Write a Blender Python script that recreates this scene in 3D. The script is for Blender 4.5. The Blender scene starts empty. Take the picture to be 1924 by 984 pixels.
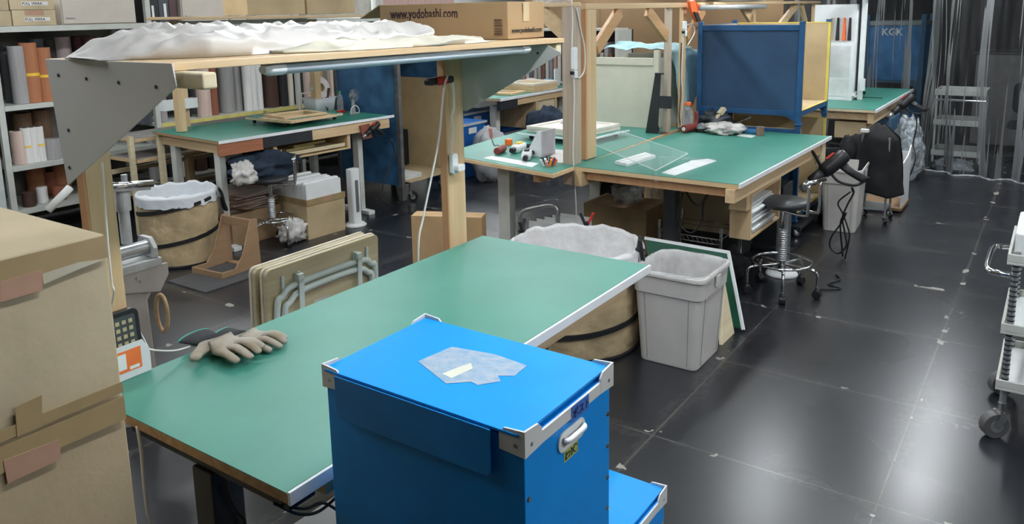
import bpy, bmesh, math, random
from mathutils import Vector as V, Matrix, noise
random.seed(7)
SC = bpy.context.scene
COL = SC.collection
H = 2.05
F = 1491.412
CX, CY = 962.0, 290.726
AX = Matrix(((0.8228646614208287, 0.5679096718303341, -0.019296466680377745),
             (-0.0856574832377872, 0.15753948996322065, 0.9837906813278404),
             (0.5617441985015538, -0.8078736991285769, 0.1782793922643797)))   # rows: camera right, up, back

# ---------------------------------------------------------------- camera, world, lamps
cam_d = bpy.data.cameras.new('camera'); cam = bpy.data.objects.new('camera', cam_d); COL.objects.link(cam)
mw = AX.transposed().to_4x4(); mw.translation = (0, 0, H); cam.matrix_world = mw
cam_d.sensor_width = 36; cam_d.lens = F / 1924 * 36; cam_d.shift_y = -(492 - CY) / 1924
cam_d.clip_start = .05; cam_d.clip_end = 100
SC.camera = cam
wd = bpy.data.worlds.new('world'); SC.world = wd; wd.use_nodes = True
wd.node_tree.nodes['Background'].inputs[0].default_value = (.9, .95, 1, 1)
wd.node_tree.nodes['Background'].inputs[1].default_value = .3
vs = SC.view_settings; vs.view_transform = 'Standard'; vs.look = 'None'; vs.gamma = 1; vs.use_curve_mapping = False
vs.exposure = 0.8

LAMP = 30.0          # strength of the ceiling tubes
CEIL = 3.0

# ---------------------------------------------------------------- survey helpers: a sight line cut with a known plane of the room
def ray(px, py):
    return AX.transposed() @ V(((px - CX) / F, -(py - CY) / F, -1))
def atZ(px, py, z):
    d = ray(px, py); t = (z - H) / d.z; return V((d.x * t, d.y * t, z))
def atX(px, py, x):
    d = ray(px, py); t = x / d.x; return V((x, d.y * t, H + d.z * t))
def atY(px, py, y):
    d = ray(px, py); t = y / d.y; return V((d.x * t, y, H + d.z * t))

# ---------------------------------------------------------------- materials
MATS = {}
def mat(name, col, rough=.5, metal=0, var=.06, scale=8, bump=0, bscale=40, stretch=(1, 1, 1), alpha=1, trans=0, col2=None, spec=.5, coat=0, emit=0, ior=1.45):
    if name in MATS: return MATS[name]
    m = bpy.data.materials.new(name); m.use_nodes = True; nt = m.node_tree; N = nt.nodes; L = nt.links
    b = N['Principled BSDF']
    tc = N.new('ShaderNodeTexCoord'); mp = N.new('ShaderNodeMapping'); mp.inputs['Scale'].default_value = stretch
    L.new(tc.outputs['Object'], mp.inputs[0])
    nz = N.new('ShaderNodeTexNoise'); nz.inputs['Scale'].default_value = scale; nz.inputs['Detail'].default_value = 5
    L.new(mp.outputs[0], nz.inputs[0])
    mx = N.new('ShaderNodeMix'); mx.data_type = 'RGBA'
    c = V(col[:3]); c2 = V(col2) if col2 else None
    A = (c if c2 else c * (1 - var * 2)); Bc = (c2 if c2 else c * (1 + var * 2))
    mx.inputs[6].default_value = (*[min(1, max(0, v)) for v in A], 1); mx.inputs[7].default_value = (*[min(1, max(0, v)) for v in Bc], 1)
    mr = N.new('ShaderNodeMapRange'); mr.inputs[1].default_value = .3; mr.inputs[2].default_value = .7
    L.new(nz.outputs[0], mr.inputs[0]); L.new(mr.outputs[0], mx.inputs[0])
    L.new(mx.outputs[2], b.inputs['Base Color'])
    b.inputs['Roughness'].default_value = rough; b.inputs['Metallic'].default_value = metal
    b.inputs['Specular IOR Level'].default_value = spec; b.inputs['Coat Weight'].default_value = coat
    b.inputs['Alpha'].default_value = alpha; b.inputs['Transmission Weight'].default_value = trans; b.inputs['IOR'].default_value = ior
    if emit:
        b.inputs['Emission Color'].default_value = (*col, 1); b.inputs['Emission Strength'].default_value = emit
    if bump:
        n2 = N.new('ShaderNodeTexNoise'); n2.inputs['Scale'].default_value = bscale; n2.inputs['Detail'].default_value = 6
        L.new(mp.outputs[0], n2.inputs[0])
        bp = N.new('ShaderNodeBump'); bp.inputs['Strength'].default_value = bump; bp.inputs['Distance'].default_value = .02
        L.new(n2.outputs[0], bp.inputs['Height']); L.new(bp.outputs[0], b.inputs['Normal'])
    MATS[name] = m
    return m
def wood(name, c1, c2, axis=1, scale=6, rough=.55):
    s = [14, 14, 14]; s[axis] = .7
    return mat(name, c1, rough, col2=c2, scale=scale, stretch=s, bump=.06, bscale=20)
def see(name, col=(.9, .93, .95), op=.25, rough=.12, bump=.3, bscale=12, stretch=(1, 1, 1), milk=.3):
    """thin clear plastic film: part transparent, part milky and glossy"""
    if name in MATS: return MATS[name]
    m = bpy.data.materials.new(name); m.use_nodes = True; nt = m.node_tree; N = nt.nodes; L = nt.links
    b = N['Principled BSDF']; out = N['Material Output']
    b.inputs['Base Color'].default_value = (*col, 1); b.inputs['Roughness'].default_value = rough
    tr = N.new('ShaderNodeBsdfTransparent'); mix = N.new('ShaderNodeMixShader')
    tc = N.new('ShaderNodeTexCoord'); mp = N.new('ShaderNodeMapping'); mp.inputs['Scale'].default_value = stretch
    nz = N.new('ShaderNodeTexNoise'); nz.inputs['Scale'].default_value = bscale; nz.inputs['Detail'].default_value = 5
    L.new(tc.outputs['Object'], mp.inputs[0]); L.new(mp.outputs[0], nz.inputs[0])
    mr = N.new('ShaderNodeMapRange'); mr.inputs[1].default_value = .35; mr.inputs[2].default_value = .65
    mr.inputs[3].default_value = max(0, op - milk / 2); mr.inputs[4].default_value = min(1, op + milk / 2)
    L.new(nz.outputs[0], mr.inputs[0]); L.new(mr.outputs[0], mix.inputs[0])
    L.new(tr.outputs[0], mix.inputs[1]); L.new(b.outputs[0], mix.inputs[2]); L.new(mix.outputs[0], out.inputs[0])
    bp = N.new('ShaderNodeBump'); bp.inputs['Strength'].default_value = bump; bp.inputs['Distance'].default_value = .03
    L.new(nz.outputs[0], bp.inputs['Height']); L.new(bp.outputs[0], b.inputs['Normal'])
    MATS[name] = m
    return m

GREEN = mat('bench_green', (.055, .25, .19), .42, var=.04, scale=3, bump=.02, bscale=300)
WHITE = mat('white_plastic', (.78, .8, .8), .4, var=.02)
WTRIM = mat('white_trim', (.8, .83, .85), .35, var=.02)
CARD = mat('cardboard', (.46, .36, .22), .8, var=.07, scale=3, bump=.05, bscale=60)
CARD2 = mat('cardboard_pale', (.5, .39, .23), .8, var=.06, scale=4, bump=.05, bscale=60)
CARDW = mat('cardboard_worn', (.52, .43, .28), .8, var=.1, scale=2.5, bump=.12, bscale=14)
TAPE = mat('brown_tape', (.36, .26, .13), .4, var=.06)
TAPEP = mat('pink_tape', (.42, .25, .17), .6, var=.06)
PLY = wood('plywood_edge', (.42, .27, .14), (.28, .17, .08), 1, 3)
PINE = wood('pine', (.68, .51, .31), (.57, .39, .21), 1, 2)
PINEZ = wood('pine_upright', (.68, .51, .31), (.55, .38, .2), 2, 2)
PINEX = wood('pine_cross', (.68, .51, .31), (.55, .38, .2), 0, 2)
PINEO = wood('orange_pine', (.58, .33, .17), (.5, .27, .13), 2, 2)
WEATH = wood('grey_pine', (.5, .42, .33), (.38, .3, .22), 2, 2)
PALEW = wood('pale_wood', (.7, .62, .42), (.6, .5, .32), 1, 2)
BEIGEW = wood('table_veneer', (.62, .55, .36), (.5, .42, .25), 1, 3, .45)
BLUE = mat('blue_board', (.0, .30, .86), .45, var=.03, scale=6)
NAVY = mat('navy_paint', (.028, .07, .145), .45, var=.08, scale=3)
NAVYF = mat('navy_frame', (.02, .09, .22), .4, var=.08)
OLDBLUE = mat('scuffed_blue', (.02, .07, .15), .55, col2=(.05, .17, .34), scale=5, bump=.1)
BLACK = mat('black_plastic', (.015, .015, .017), .4, var=.1)
BLACKM = mat('black_steel', (.025, .027, .03), .35, var=.1)
FABRIC = mat('black_fabric', (.012, .012, .014), .85, var=.15, bump=.2, bscale=120)
JEAN = mat('navy_cloth', (.02, .035, .06), .9, var=.2, bump=.3, bscale=60)
CHROME = mat('chrome', (.75, .76, .77), .15, 1, var=.03)
STEEL = mat('grey_steel', (.45, .47, .48), .35, .8, var=.05)
GALV = mat('cast_grey', (.55, .57, .57), .4, .3, var=.08)
PGREY = mat('pale_grey_paint', (.55, .56, .52), .45, var=.04)
RACKG = mat('rack_grey', (.52, .54, .5), .5, var=.03)
TAN = mat('tan_canvas', (.47, .36, .21), .8, var=.1, scale=5, bump=1.0, bscale=9)
BINGREY = mat('bin_grey', (.6, .58, .55), .45, var=.02)
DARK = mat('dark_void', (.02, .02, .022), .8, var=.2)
RED = mat('red_plastic', (.5, .03, .02), .4)
DKRED = mat('dark_red_rubber', (.22, .035, .03), .5)
ORANGE = mat('orange_plastic', (.9, .16, .04), .4)
YELLOW = mat('yellow_plastic', (.85, .55, .05), .45)
FILM = see('bin_liner', (.8, .8, .81), .82, .25, 1.0, 7, milk=.15)
CLEAR = see('clear_film', (.8, .85, .88), .25, .08, .8, 9, milk=.3)
ACRYL = see('clear_acrylic', (.7, .78, .78), .09, .04, 0, 3, milk=.04)
BUBBLE = mat('white_sheet', (.6, .58, .555), .4, var=.03, bump=.25, bscale=8)

# ---------------------------------------------------------------- mesh builder
ROOT = {}
def rng(a, b): return random.uniform(a, b)
class B:
    def __init__(s): s.bm = bmesh.new()
    def face(s, pts):
        vs = [s.bm.verts.new(p) for p in pts]
        try: s.bm.faces.new(vs)
        except ValueError: pass
        return s
    def box(s, x0, x1, y0, y1, z0, z1, m=None):
        x0, x1 = sorted((x0, x1)); y0, y1 = sorted((y0, y1)); z0, z1 = sorted((z0, z1))
        c = [V((x, y, z)) for z in (z0, z1) for y in (y0, y1) for x in (x0, x1)]
        if m is not None: c = [m @ p for p in c]
        v = [s.bm.verts.new(p) for p in c]
        for f in ((0, 2, 3, 1), (4, 5, 7, 6), (0, 1, 5, 4), (2, 6, 7, 3), (1, 3, 7, 5), (0, 4, 6, 2)):
            s.bm.faces.new([v[i] for i in f])
        return s
    def bar(s, p0, p1, w, h, up=(0, 0, 1)):
        p0, p1 = V(p0), V(p1); d = (p1 - p0); ln = d.length; d.normalize(); up = V(up)
        if abs(d.dot(up)) > .99: up = V((0, 1, 0))
        x = d.cross(up).normalized(); z = x.cross(d)
        m = Matrix((x, d, z)).transposed().to_4x4(); m.translation = p0
        return s.box(-w / 2, w / 2, 0, ln, -h / 2, h / 2, m)
    def loft(s, loops, cap0=True, cap1=True, closed=True):
        R = [[s.bm.verts.new(p) for p in l] for l in loops]; n = len(R[0])
        for a, b in zip(R, R[1:]):
            for i in range(n if closed else n - 1):
                j = (i + 1) % n
                s.bm.faces.new((a[i], a[j], b[j], b[i]))
        if cap0: s.bm.faces.new(R[0][::-1])
        if cap1: s.bm.faces.new(R[-1])
        return s
    def cyl(s, p0, p1, r, r2=None, n=16, cap=True):
        p0, p1 = V(p0), V(p1); r2 = r if r2 is None else r2; d = (p1 - p0).normalized()
        x = d.orthogonal().normalized(); y = d.cross(x)
        lp = [[p + (x * math.cos(a) + y * math.sin(a)) * q for a in [2 * math.pi * i / n for i in range(n)]] for p, q in ((p0, r), (p1, r2))]
        return s.loft(lp, cap, cap)
    def tube(s, pts, r, n=8, closed=False, smooth=True, seg=6):
        P = [V(p) for p in pts]
        if smooth and len(P) > 2:
            Q = []; m = len(P)
            for i in range(m if closed else m - 1):
                a, b, c, d = (P[(i - 1) % m] if closed or i else P[0] * 2 - P[1], P[i], P[(i + 1) % m], P[(i + 2) % m] if closed or i < m - 2 else P[-1] * 2 - P[-2])
                for k in range(seg):
                    t = k / seg
                    Q.append(.5 * ((2 * b) + (c - a) * t + (2 * a - 5 * b + 4 * c - d) * t * t + (3 * b - a - 3 * c + d) * t ** 3))
            if not closed: Q.append(P[-1])
            P = Q
        m = len(P); loops = []; x = None
        for i in range(m):
            t = (P[(i + 1) % m] - P[i - 1]) if closed or 0 < i < m - 1 else (P[1] - P[0] if i == 0 else P[-1] - P[-2])
            if t.length < 1e-9: t = V((0, 0, 1))
            t.normalize()
            x = t.orthogonal().normalized() if x is None else (x - t * x.dot(t)).normalized()
            y = t.cross(x); rr = r(i / (m - 1)) if callable(r) else r
            loops.append([P[i] + (x * math.cos(2 * math.pi * k / n) + y * math.sin(2 * math.pi * k / n)) * rr for k in range(n)])
        if closed:
            loops.append(loops[0]); s.loft(loops, False, False); bmesh.ops.remove_doubles(s.bm, verts=s.bm.verts, dist=1e-6)
        else: s.loft(loops)
        return s
    def lathe(s, prof, c=(0, 0, 0), n=32, cap0=True, cap1=True):
        c = V(c)
        return s.loft([[c + V((r * math.cos(2 * math.pi * i / n), r * math.sin(2 * math.pi * i / n), z)) for i in range(n)] for r, z in prof], cap0, cap1)
    def prism(s, pts, vec):
        vec = V(vec); a = [V(p) for p in pts]
        return s.loft([a, [p + vec for p in a]])
    def rrect(s, secs, r=.03, k=5, cap0=True, cap1=True, m=None):
        """loft of rounded rectangles: (x0,x1,y0,y1,z[,r])"""
        L = []
        for q in secs:
            x0, x1, y0, y1, z = q[:5]; rr = q[5] if len(q) > 5 else r; lp = []
            for cx, cy, a0 in ((x1 - rr, y1 - rr, 0), (x0 + rr, y1 - rr, 90), (x0 + rr, y0 + rr, 180), (x1 - rr, y0 + rr, 270)):
                for i in range(k):
                    a = math.radians(a0 + 90 * i / (k - 1)); p = V((cx + rr * math.cos(a), cy + rr * math.sin(a), z)); lp.append(m @ p if m is not None else p)
            L.append(lp)
        return s.loft(L, cap0, cap1)
    def grid(s, fn, nu, nv):
        G = [[s.bm.verts.new(fn(i / nu, j / nv)) for j in range(nv + 1)] for i in range(nu + 1)]
        for i in range(nu):
            for j in range(nv): s.bm.faces.new((G[i][j], G[i + 1][j], G[i + 1][j + 1], G[i][j + 1]))
        return s
    def ball(s, c, r, sc=(1, 1, 1), n=12, m=None):
        c = V(c); L = []
        for i in range(1, n):
            a = math.pi * i / n
            L.append([V((r * sc[0] * math.sin(a) * math.cos(t), r * sc[1] * math.sin(a) * math.sin(t), -r * sc[2] * math.cos(a))) for t in [2 * math.pi * k / (2 * n) for k in range(2 * n)]])
        L = [[(m @ p if m is not None else p) + c for p in l] for l in L]
        return s.loft(L)
    def obj(s, name, m, parent=None, bevel=0, smooth=False, solid=0, sub=0, local=False, origin=None):
        bm = s.bm
        bmesh.ops.recalc_face_normals(bm, faces=bm.faces)
        R = Matrix.Identity(4)
        if parent is not None and not local: R = ROOT[parent.name]
        inv = R.inverted()
        me = bpy.data.meshes.new(name); o = bpy.data.objects.new(name, me); COL.objects.link(o)
        if parent is None:
            if origin is None:
                xs = [v.co for v in bm.verts]
                c = V([sum(max(p[i] for p in xs) + min(p[i] for p in xs) for _ in (0,)) / 2 for i in range(3)]); c.z = min(p.z for p in xs)
            else: c = V(origin)
            o.location = c; inv = Matrix.Translation(-c); ROOT[o.name] = Matrix.Translation(c)
        else:
            o.parent = parent; ROOT[o.name] = ROOT[parent.name]
        bmesh.ops.transform(bm, matrix=inv, verts=bm.verts)
        bm.to_mesh(me); bm.free()
        if smooth:
            for p in me.polygons: p.use_smooth = True
        me.materials.append(m)
        if solid:
            md = o.modifiers.new('solid', 'SOLIDIFY'); md.thickness = solid; md.offset = 0
        if sub:
            md = o.modifiers.new('sub', 'SUBSURF'); md.levels = sub; md.render_levels = sub
        if bevel:
            md = o.modifiers.new('bevel', 'BEVEL'); md.width = bevel; md.segments = 2; md.limit_method = 'ANGLE'; md.angle_limit = math.radians(40)
            md = o.modifiers.new('wn', 'WEIGHTED_NORMAL')
            for p in me.polygons: p.use_smooth = True
        return o
def tag(o, label, cat, group=None, kind=None):
    o['label'] = label; o['category'] = cat
    if group: o['group'] = group
    if kind: o['kind'] = kind
    return o
def thing(name, label, cat, loc=(0, 0, 0), rz=0, group=None):
    o = bpy.data.objects.new(name, None); COL.objects.link(o); o.location = loc; o.rotation_euler = (0, 0, rz)
    o.empty_display_size = .1
    ROOT[o.name] = Matrix.Translation(V(loc)) @ Matrix.Rotation(rz, 4, 'Z')
    return tag(o, label, cat, group)
def struct(o): o['kind'] = 'structure'; return o
def kids(o): return [c for c in COL.objects if c.parent is o]
def dup(root, loc, rz=0, label=None, group=None, scale=None):
    def cp(o, par):
        c = o.copy(); COL.objects.link(c); c.parent = par
        for k in TREE.get(o.name, []) or kids(o): cp(k, c)
        return c
    r = cp(root, None); r.location = loc; r.rotation_euler = (0, 0, rz)
    if scale: r.scale = scale
    ROOT[r.name] = Matrix.Translation(V(loc)) @ Matrix.Rotation(rz, 4, 'Z')
    if label: r['label'] = label
    if group: r['group'] = group
    return r
TREE = {}
def frame(right, up, at):
    r = V(right).normalized(); u = V(up).normalized(); n = r.cross(u)
    m = Matrix((r, u, n)).transposed().to_4x4(); m.translation = V(at); return m
def text(s, size, m, material, parent, name='lettering', align='LEFT', ext=.0004, bold=0, sx=1):
    cu = bpy.data.curves.new('t', 'FONT'); cu.body = s; cu.size = size; cu.extrude = ext; cu.align_x = align; cu.offset = bold; cu.resolution_u = 2
    t = bpy.data.objects.new('t', cu); COL.objects.link(t)
    me = bpy.data.meshes.new_from_object(t.evaluated_get(bpy.context.evaluated_depsgraph_get())); bpy.data.objects.remove(t)
    me.transform((ROOT[parent.name].inverted() @ m) @ Matrix.Diagonal((sx, 1, 1, 1))); me.materials.clear(); me.materials.append(material)
    o = bpy.data.objects.new(name, me); COL.objects.link(o); o.parent = parent; ROOT[o.name] = ROOT[parent.name]
    return o
INK = mat('black_ink', (.02, .02, .02), .6)
def proj(p):
    v = AX @ (V(p) - V((0, 0, H))); return (CX - F * v.x / v.z, CY + F * v.y / v.z)
# ---------------------------------------------------------------- the room
def floor_mat():
    m = bpy.data.materials.new('floor_plates'); m.use_nodes = True; nt = m.node_tree; N = nt.nodes; L = nt.links; b = N['Principled BSDF']
    geo = N.new('ShaderNodeNewGeometry'); sp = N.new('ShaderNodeSeparateXYZ'); L.new(geo.outputs['Position'], sp.inputs[0])
    def M(op, a, bb=None, c=None):
        n = N.new('ShaderNodeMath'); n.operation = op
        for i, v in enumerate((a, bb, c)):
            if v is None: continue
            if isinstance(v, (int, float)): n.inputs[i].default_value = v
            else: L.new(v, n.inputs[i])
        return n.outputs[0]
    def seam(s, off, per):
        f = M('WRAP', M('SUBTRACT', s, off), per / 2, -per / 2); return M('ABSOLUTE', f)
    wob = N.new('ShaderNodeTexNoise'); wob.inputs['Scale'].default_value = 3; L.new(geo.outputs['Position'], wob.inputs[0])
    w = M('MULTIPLY', M('SUBTRACT', wob.outputs[0], .5), .02)
    sx = M('ADD', seam(sp.outputs[0], -1.495, 1.015), M('MULTIPLY', w, .6)); sy = M('ADD', seam(sp.outputs[1], 3.305, .99), M('MULTIPLY', w, .6))
    d = M('MINIMUM', sx, sy)
    line = M('LESS_THAN', d, .0045)
    near = M('LESS_THAN', d, .024)
    nz = N.new('ShaderNodeTexNoise'); nz.inputs['Scale'].default_value = 5.5; nz.inputs['Detail'].default_value = 2; L.new(geo.outputs['Position'], nz.inputs[0])
    patch = M('MULTIPLY', near, M('GREATER_THAN', nz.outputs[0], .645))
    n3 = N.new('ShaderNodeTexNoise'); n3.inputs['Scale'].default_value = 28; n3.inputs['Detail'].default_value = 6; L.new(geo.outputs['Position'], n3.inputs[0])
    n4 = N.new('ShaderNodeTexNoise'); n4.inputs['Scale'].default_value = 1.6; n4.inputs['Detail'].default_value = 8; n4.inputs['Roughness'].default_value = .65; L.new(geo.outputs['Position'], n4.inputs[0])
    scuff = M('MULTIPLY', M('GREATER_THAN', n4.outputs[0], .66), M('GREATER_THAN', n3.outputs[0], .52))
    base = N.new('ShaderNodeMix'); base.data_type = 'RGBA'; base.inputs[6].default_value = (.010, .011, .015, 1); base.inputs[7].default_value = (.022, .024, .029, 1); b.inputs['Specular IOR Level'].default_value = .72; b.inputs['IOR'].default_value = 1.5
    L.new(n4.outputs[0], base.inputs[0])
    def over(a, fac, col):
        x = N.new('ShaderNodeMix'); x.data_type = 'RGBA'; L.new(fac, x.inputs[0]); L.new(a, x.inputs[6]); x.inputs[7].default_value = (*col, 1); return x.outputs[2]
    c = over(base.outputs[2], M('MULTIPLY', scuff, .25), (.25, .24, .23))
    c = over(c, M('MULTIPLY', line, .45), (.13, .115, .1))
    smud = M('MULTIPLY', M('LESS_THAN', d, M('MULTIPLY', M('SUBTRACT', n4.outputs[0], .42), .45)), M('GREATER_THAN', n3.outputs[0], .47))
    c = over(c, M('MULTIPLY', smud, .08), (.22, .2, .18))
    c = over(c, M('MULTIPLY', patch, .7), (.42, .4, .36))
    L.new(c, b.inputs['Base Color'])
    rr = N.new('ShaderNodeMapRange'); rr.inputs[3].default_value = .22; rr.inputs[4].default_value = .34; n5 = N.new('ShaderNodeTexNoise'); n5.inputs['Scale'].default_value = .9; n5.inputs['Detail'].default_value = 2; L.new(geo.outputs['Position'], n5.inputs[0]); L.new(n5.outputs[0], rr.inputs[0]); L.new(rr.outputs[0], b.inputs['Roughness'])
    hgt = M('SUBTRACT', M('MULTIPLY', n4.outputs[0], .5), line)
    bp = N.new('ShaderNodeBump'); bp.inputs['Strength'].default_value = .05; bp.inputs['Distance'].default_value = .01; L.new(hgt, bp.inputs['Height']); L.new(bp.outputs[0], b.inputs['Normal'])
    return m
X0, X1, Y0, Y1 = -9.6, 3.6, -5, 15
struct(B().box(X0, X1, Y0, Y1, -.1, 0).obj('floor', floor_mat(), origin=(0, 0, 0)))
WALLM = mat('wall_paint', (.42, .42, .4), .8, var=.02)
struct(B().box(X0 - .1, X0, Y0, Y1, 0, CEIL).obj('wall_left', WALLM))
struct(B().box(X0, X1, Y1, Y1 + .1, 0, CEIL).obj('wall_back', mat('wall_back_paint', (.28, .27, .25), .8)))
struct(B().box(X1, X1 + .1, Y0, Y1, 0, CEIL).obj('wall_right', WALLM))
struct(B().box(X0, X1, Y0 - .1, Y0, 0, CEIL).obj('wall_front', mat('wall_dark_paint', (.1, .1, .1), .8)))
struct(B().box(X0, X1, Y0, Y1, CEIL, CEIL + .1).obj('ceiling', mat('ceiling_paint', (.26, .27, .27), .8, var=.02)))
# ceiling battens, hung in rows above the aisles
TUBE = mat('lit_tube', (.93, .97, 1), .5, emit=LAMP, var=0)
def ceiling_lamp(x, y):
    t = thing('ceiling_light', 'white ceiling batten with a lit tube above the workshop', 'ceiling light', (x, y, CEIL), 0, 'ceiling battens in rows')
    B().box(x - .09, x + .09, y - .62, y + .62, CEIL - .05, CEIL).obj('housing', WHITE, t, bevel=.005)
    B().rrect([(x - .055, x + .055, y - .6, y + .6, CEIL - .085), (x - .07, x + .07, y - .61, y + .61, CEIL - .051)], .02).obj('tube', TUBE, t, smooth=True)
    return t
l0 = ceiling_lamp(-.9, 3.2)
for x in (-.9, -3.6, -6.3, 1.6, -8.6):
    for y in ((1.6 if x > -1 else .4), 3.2, 5.8, 8.6, 11.6):
        if (x, y) != (-.9, 3.2) and not (x == -.9 and y > 11) and not (x > 1 and y > 9): dup(l0, (x, y, CEIL))
dup(l0, (-.9, 10.0, CEIL)); dup(l0, (-2.2, 7.6, CEIL))

# ---------------------------------------------------------------- foreground workbench
t = thing('workbench', 'foreground workbench with a long green top, white edge strip and black legs', 'workbench', (-1.77, 1.97, 0))
bx0, bx1, by0, by1 = -2.205, -1.345, 1.028, 2.915
B().box(bx0, bx1, by0, by1, .972, .998).obj('top_board', PLY, t, bevel=.001)
B().box(bx0, bx1 - .004, by0, by1, .9984, 1.0005).obj('green_surface', GREEN, t)
B().box(bx1 + .0003, bx1 + .009, by0, by1, .970, 1.003).obj('edge_strip', WTRIM, t, bevel=.001)
B().box(bx1 - .05, bx1 - .012, by0 + .12, by1 - .18, .925, .9716).obj('rail', PINE, t, bevel=.001)
B().box(bx0 + .02, bx0 + .06, by0 + .12, by1 - .12, .925, .9716).obj('rail', PINE, t, bevel=.001)
for y in (1.1, 2.64):
    B().box(-2.1, -1.42, y - .01, y + .07, .89, .9245).obj('cross_bar', BLACKM, t, bevel=.004)
    B().box(-1.8, -1.715, y - .02, y + .075, .04, .8895).obj('leg', BLACKM, t, bevel=.006)
    B().box(-2.1, -1.42, y - .02, y + .07, .0, .0395).obj('foot', BLACKM, t, bevel=.006)
B().box(-1.72, -1.62, 1.3, 2.6, .86, .8895).obj('brace', BLACKM, t)

# overhead shelf frame on the bench
t = thing('overhead_shelf', 'wooden overhead shelf on two posts with grey bracket plates, behind the foreground workbench', 'shelf', (-2.26, 1.97, 0))
ys0, ys1, zs0, zs1 = 1.128, 2.99, 1.941, 1.930
def zs(y): return zs0 + (zs1 - zs0) * (y - ys0) / (ys1 - ys0)
for (ya, yb, zt) in ((1.125, 1.203, 1.90), (2.74, 2.865, 1.90)):
    B().box(-2.30, -2.262, ya, yb, .88, zt).obj('post', PINEZ, t, bevel=.002)
    B().box(-2.2995, -2.2625, ya - .0065, ya - .0005, .88, zt).obj('post_facing', PINEO, t)
B().prism([(-2.40, ys0, zs(ys0)), (-1.79, ys0, zs(ys0)), (-1.79, ys0, zs(ys0) - .02), (-2.40, ys0, zs(ys0) - .02)], (0, ys1 - ys0, zs1 - zs0)).obj('shelf_board', PINE, t, bevel=.002)
for y in (1.13, 2.94):
    B().box(-2.37, -1.675 if y < 2 else -1.80, y, y + .042, zs(y) - (.062 if y < 2 else .075), zs(y) - .0215).obj('end_block', PALEW, t, bevel=.006)
PLATE = mat('grey_plate', (.55, .56, .53), .28, col2=(.62, .6, .59), scale=2.2, spec=.6)
def plate(y, th, f, pts):
    o = B().prism([(x, y, z) for x, z in pts], (0, th, 0)).obj('bracket_plate', PLATE, t, bevel=.001)
    for x, z in ((-2.33, -.045), (-2.18, -.05), (-2.02, -.055), (-1.85, -.06), (-2.31, -.2), (-2.33, -.31)):
        B().cyl((x, y - .002, zs(y) + z), (x, y + .0, zs(y) + z), .005, n=10).obj('screw', BLACKM, o)
plate(1.118, .0045, 0, [(-2.395, 1.941), (-1.775, 1.941), (-1.765, 1.885), (-2.13, 1.69), (-2.355, 1.575)])
plate(2.868, .0045, 0, [(-2.27, 1.905), (-1.80, 1.905), (-1.735, 1.875), (-1.74, 1.868), (-2.245, 1.60), (-2.27, 1.60)])
tl = thing('led_batten', 'white tube light fixed under the overhead shelf of the foreground bench', 'light', (-1.83, 2.1, 1.88))
def bat(y): return zs(y) - .0375
def ring_(r, rz, y, x=-1.83): return [(x + r * math.cos(q), y, bat(y) + rz * math.sin(q)) for q in [i * math.pi / 8 for i in range(16)]]
B().loft([ring_(.026, .0165, 1.492), ring_(.024, .0165, 2.70)]).obj('diffuser', mat('batten_diffuser', (.62, .7, .76), .3, var=.01), tl, smooth=True)
for ya, yb in ((1.425, 1.4915), (2.765, 2.7005)):
    B().loft([ring_(.016, .011, ya), ring_(.026, .018, ya + (yb - ya) * .3), ring_(.026, .018, yb)]).obj('end_cap', WHITE, tl, smooth=False, bevel=.001)
B().box(-1.845, -1.815, 1.47, 2.68, zs(2) - .0265, zs(2) - .0245).obj('base_channel', WHITE, tl)

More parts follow.
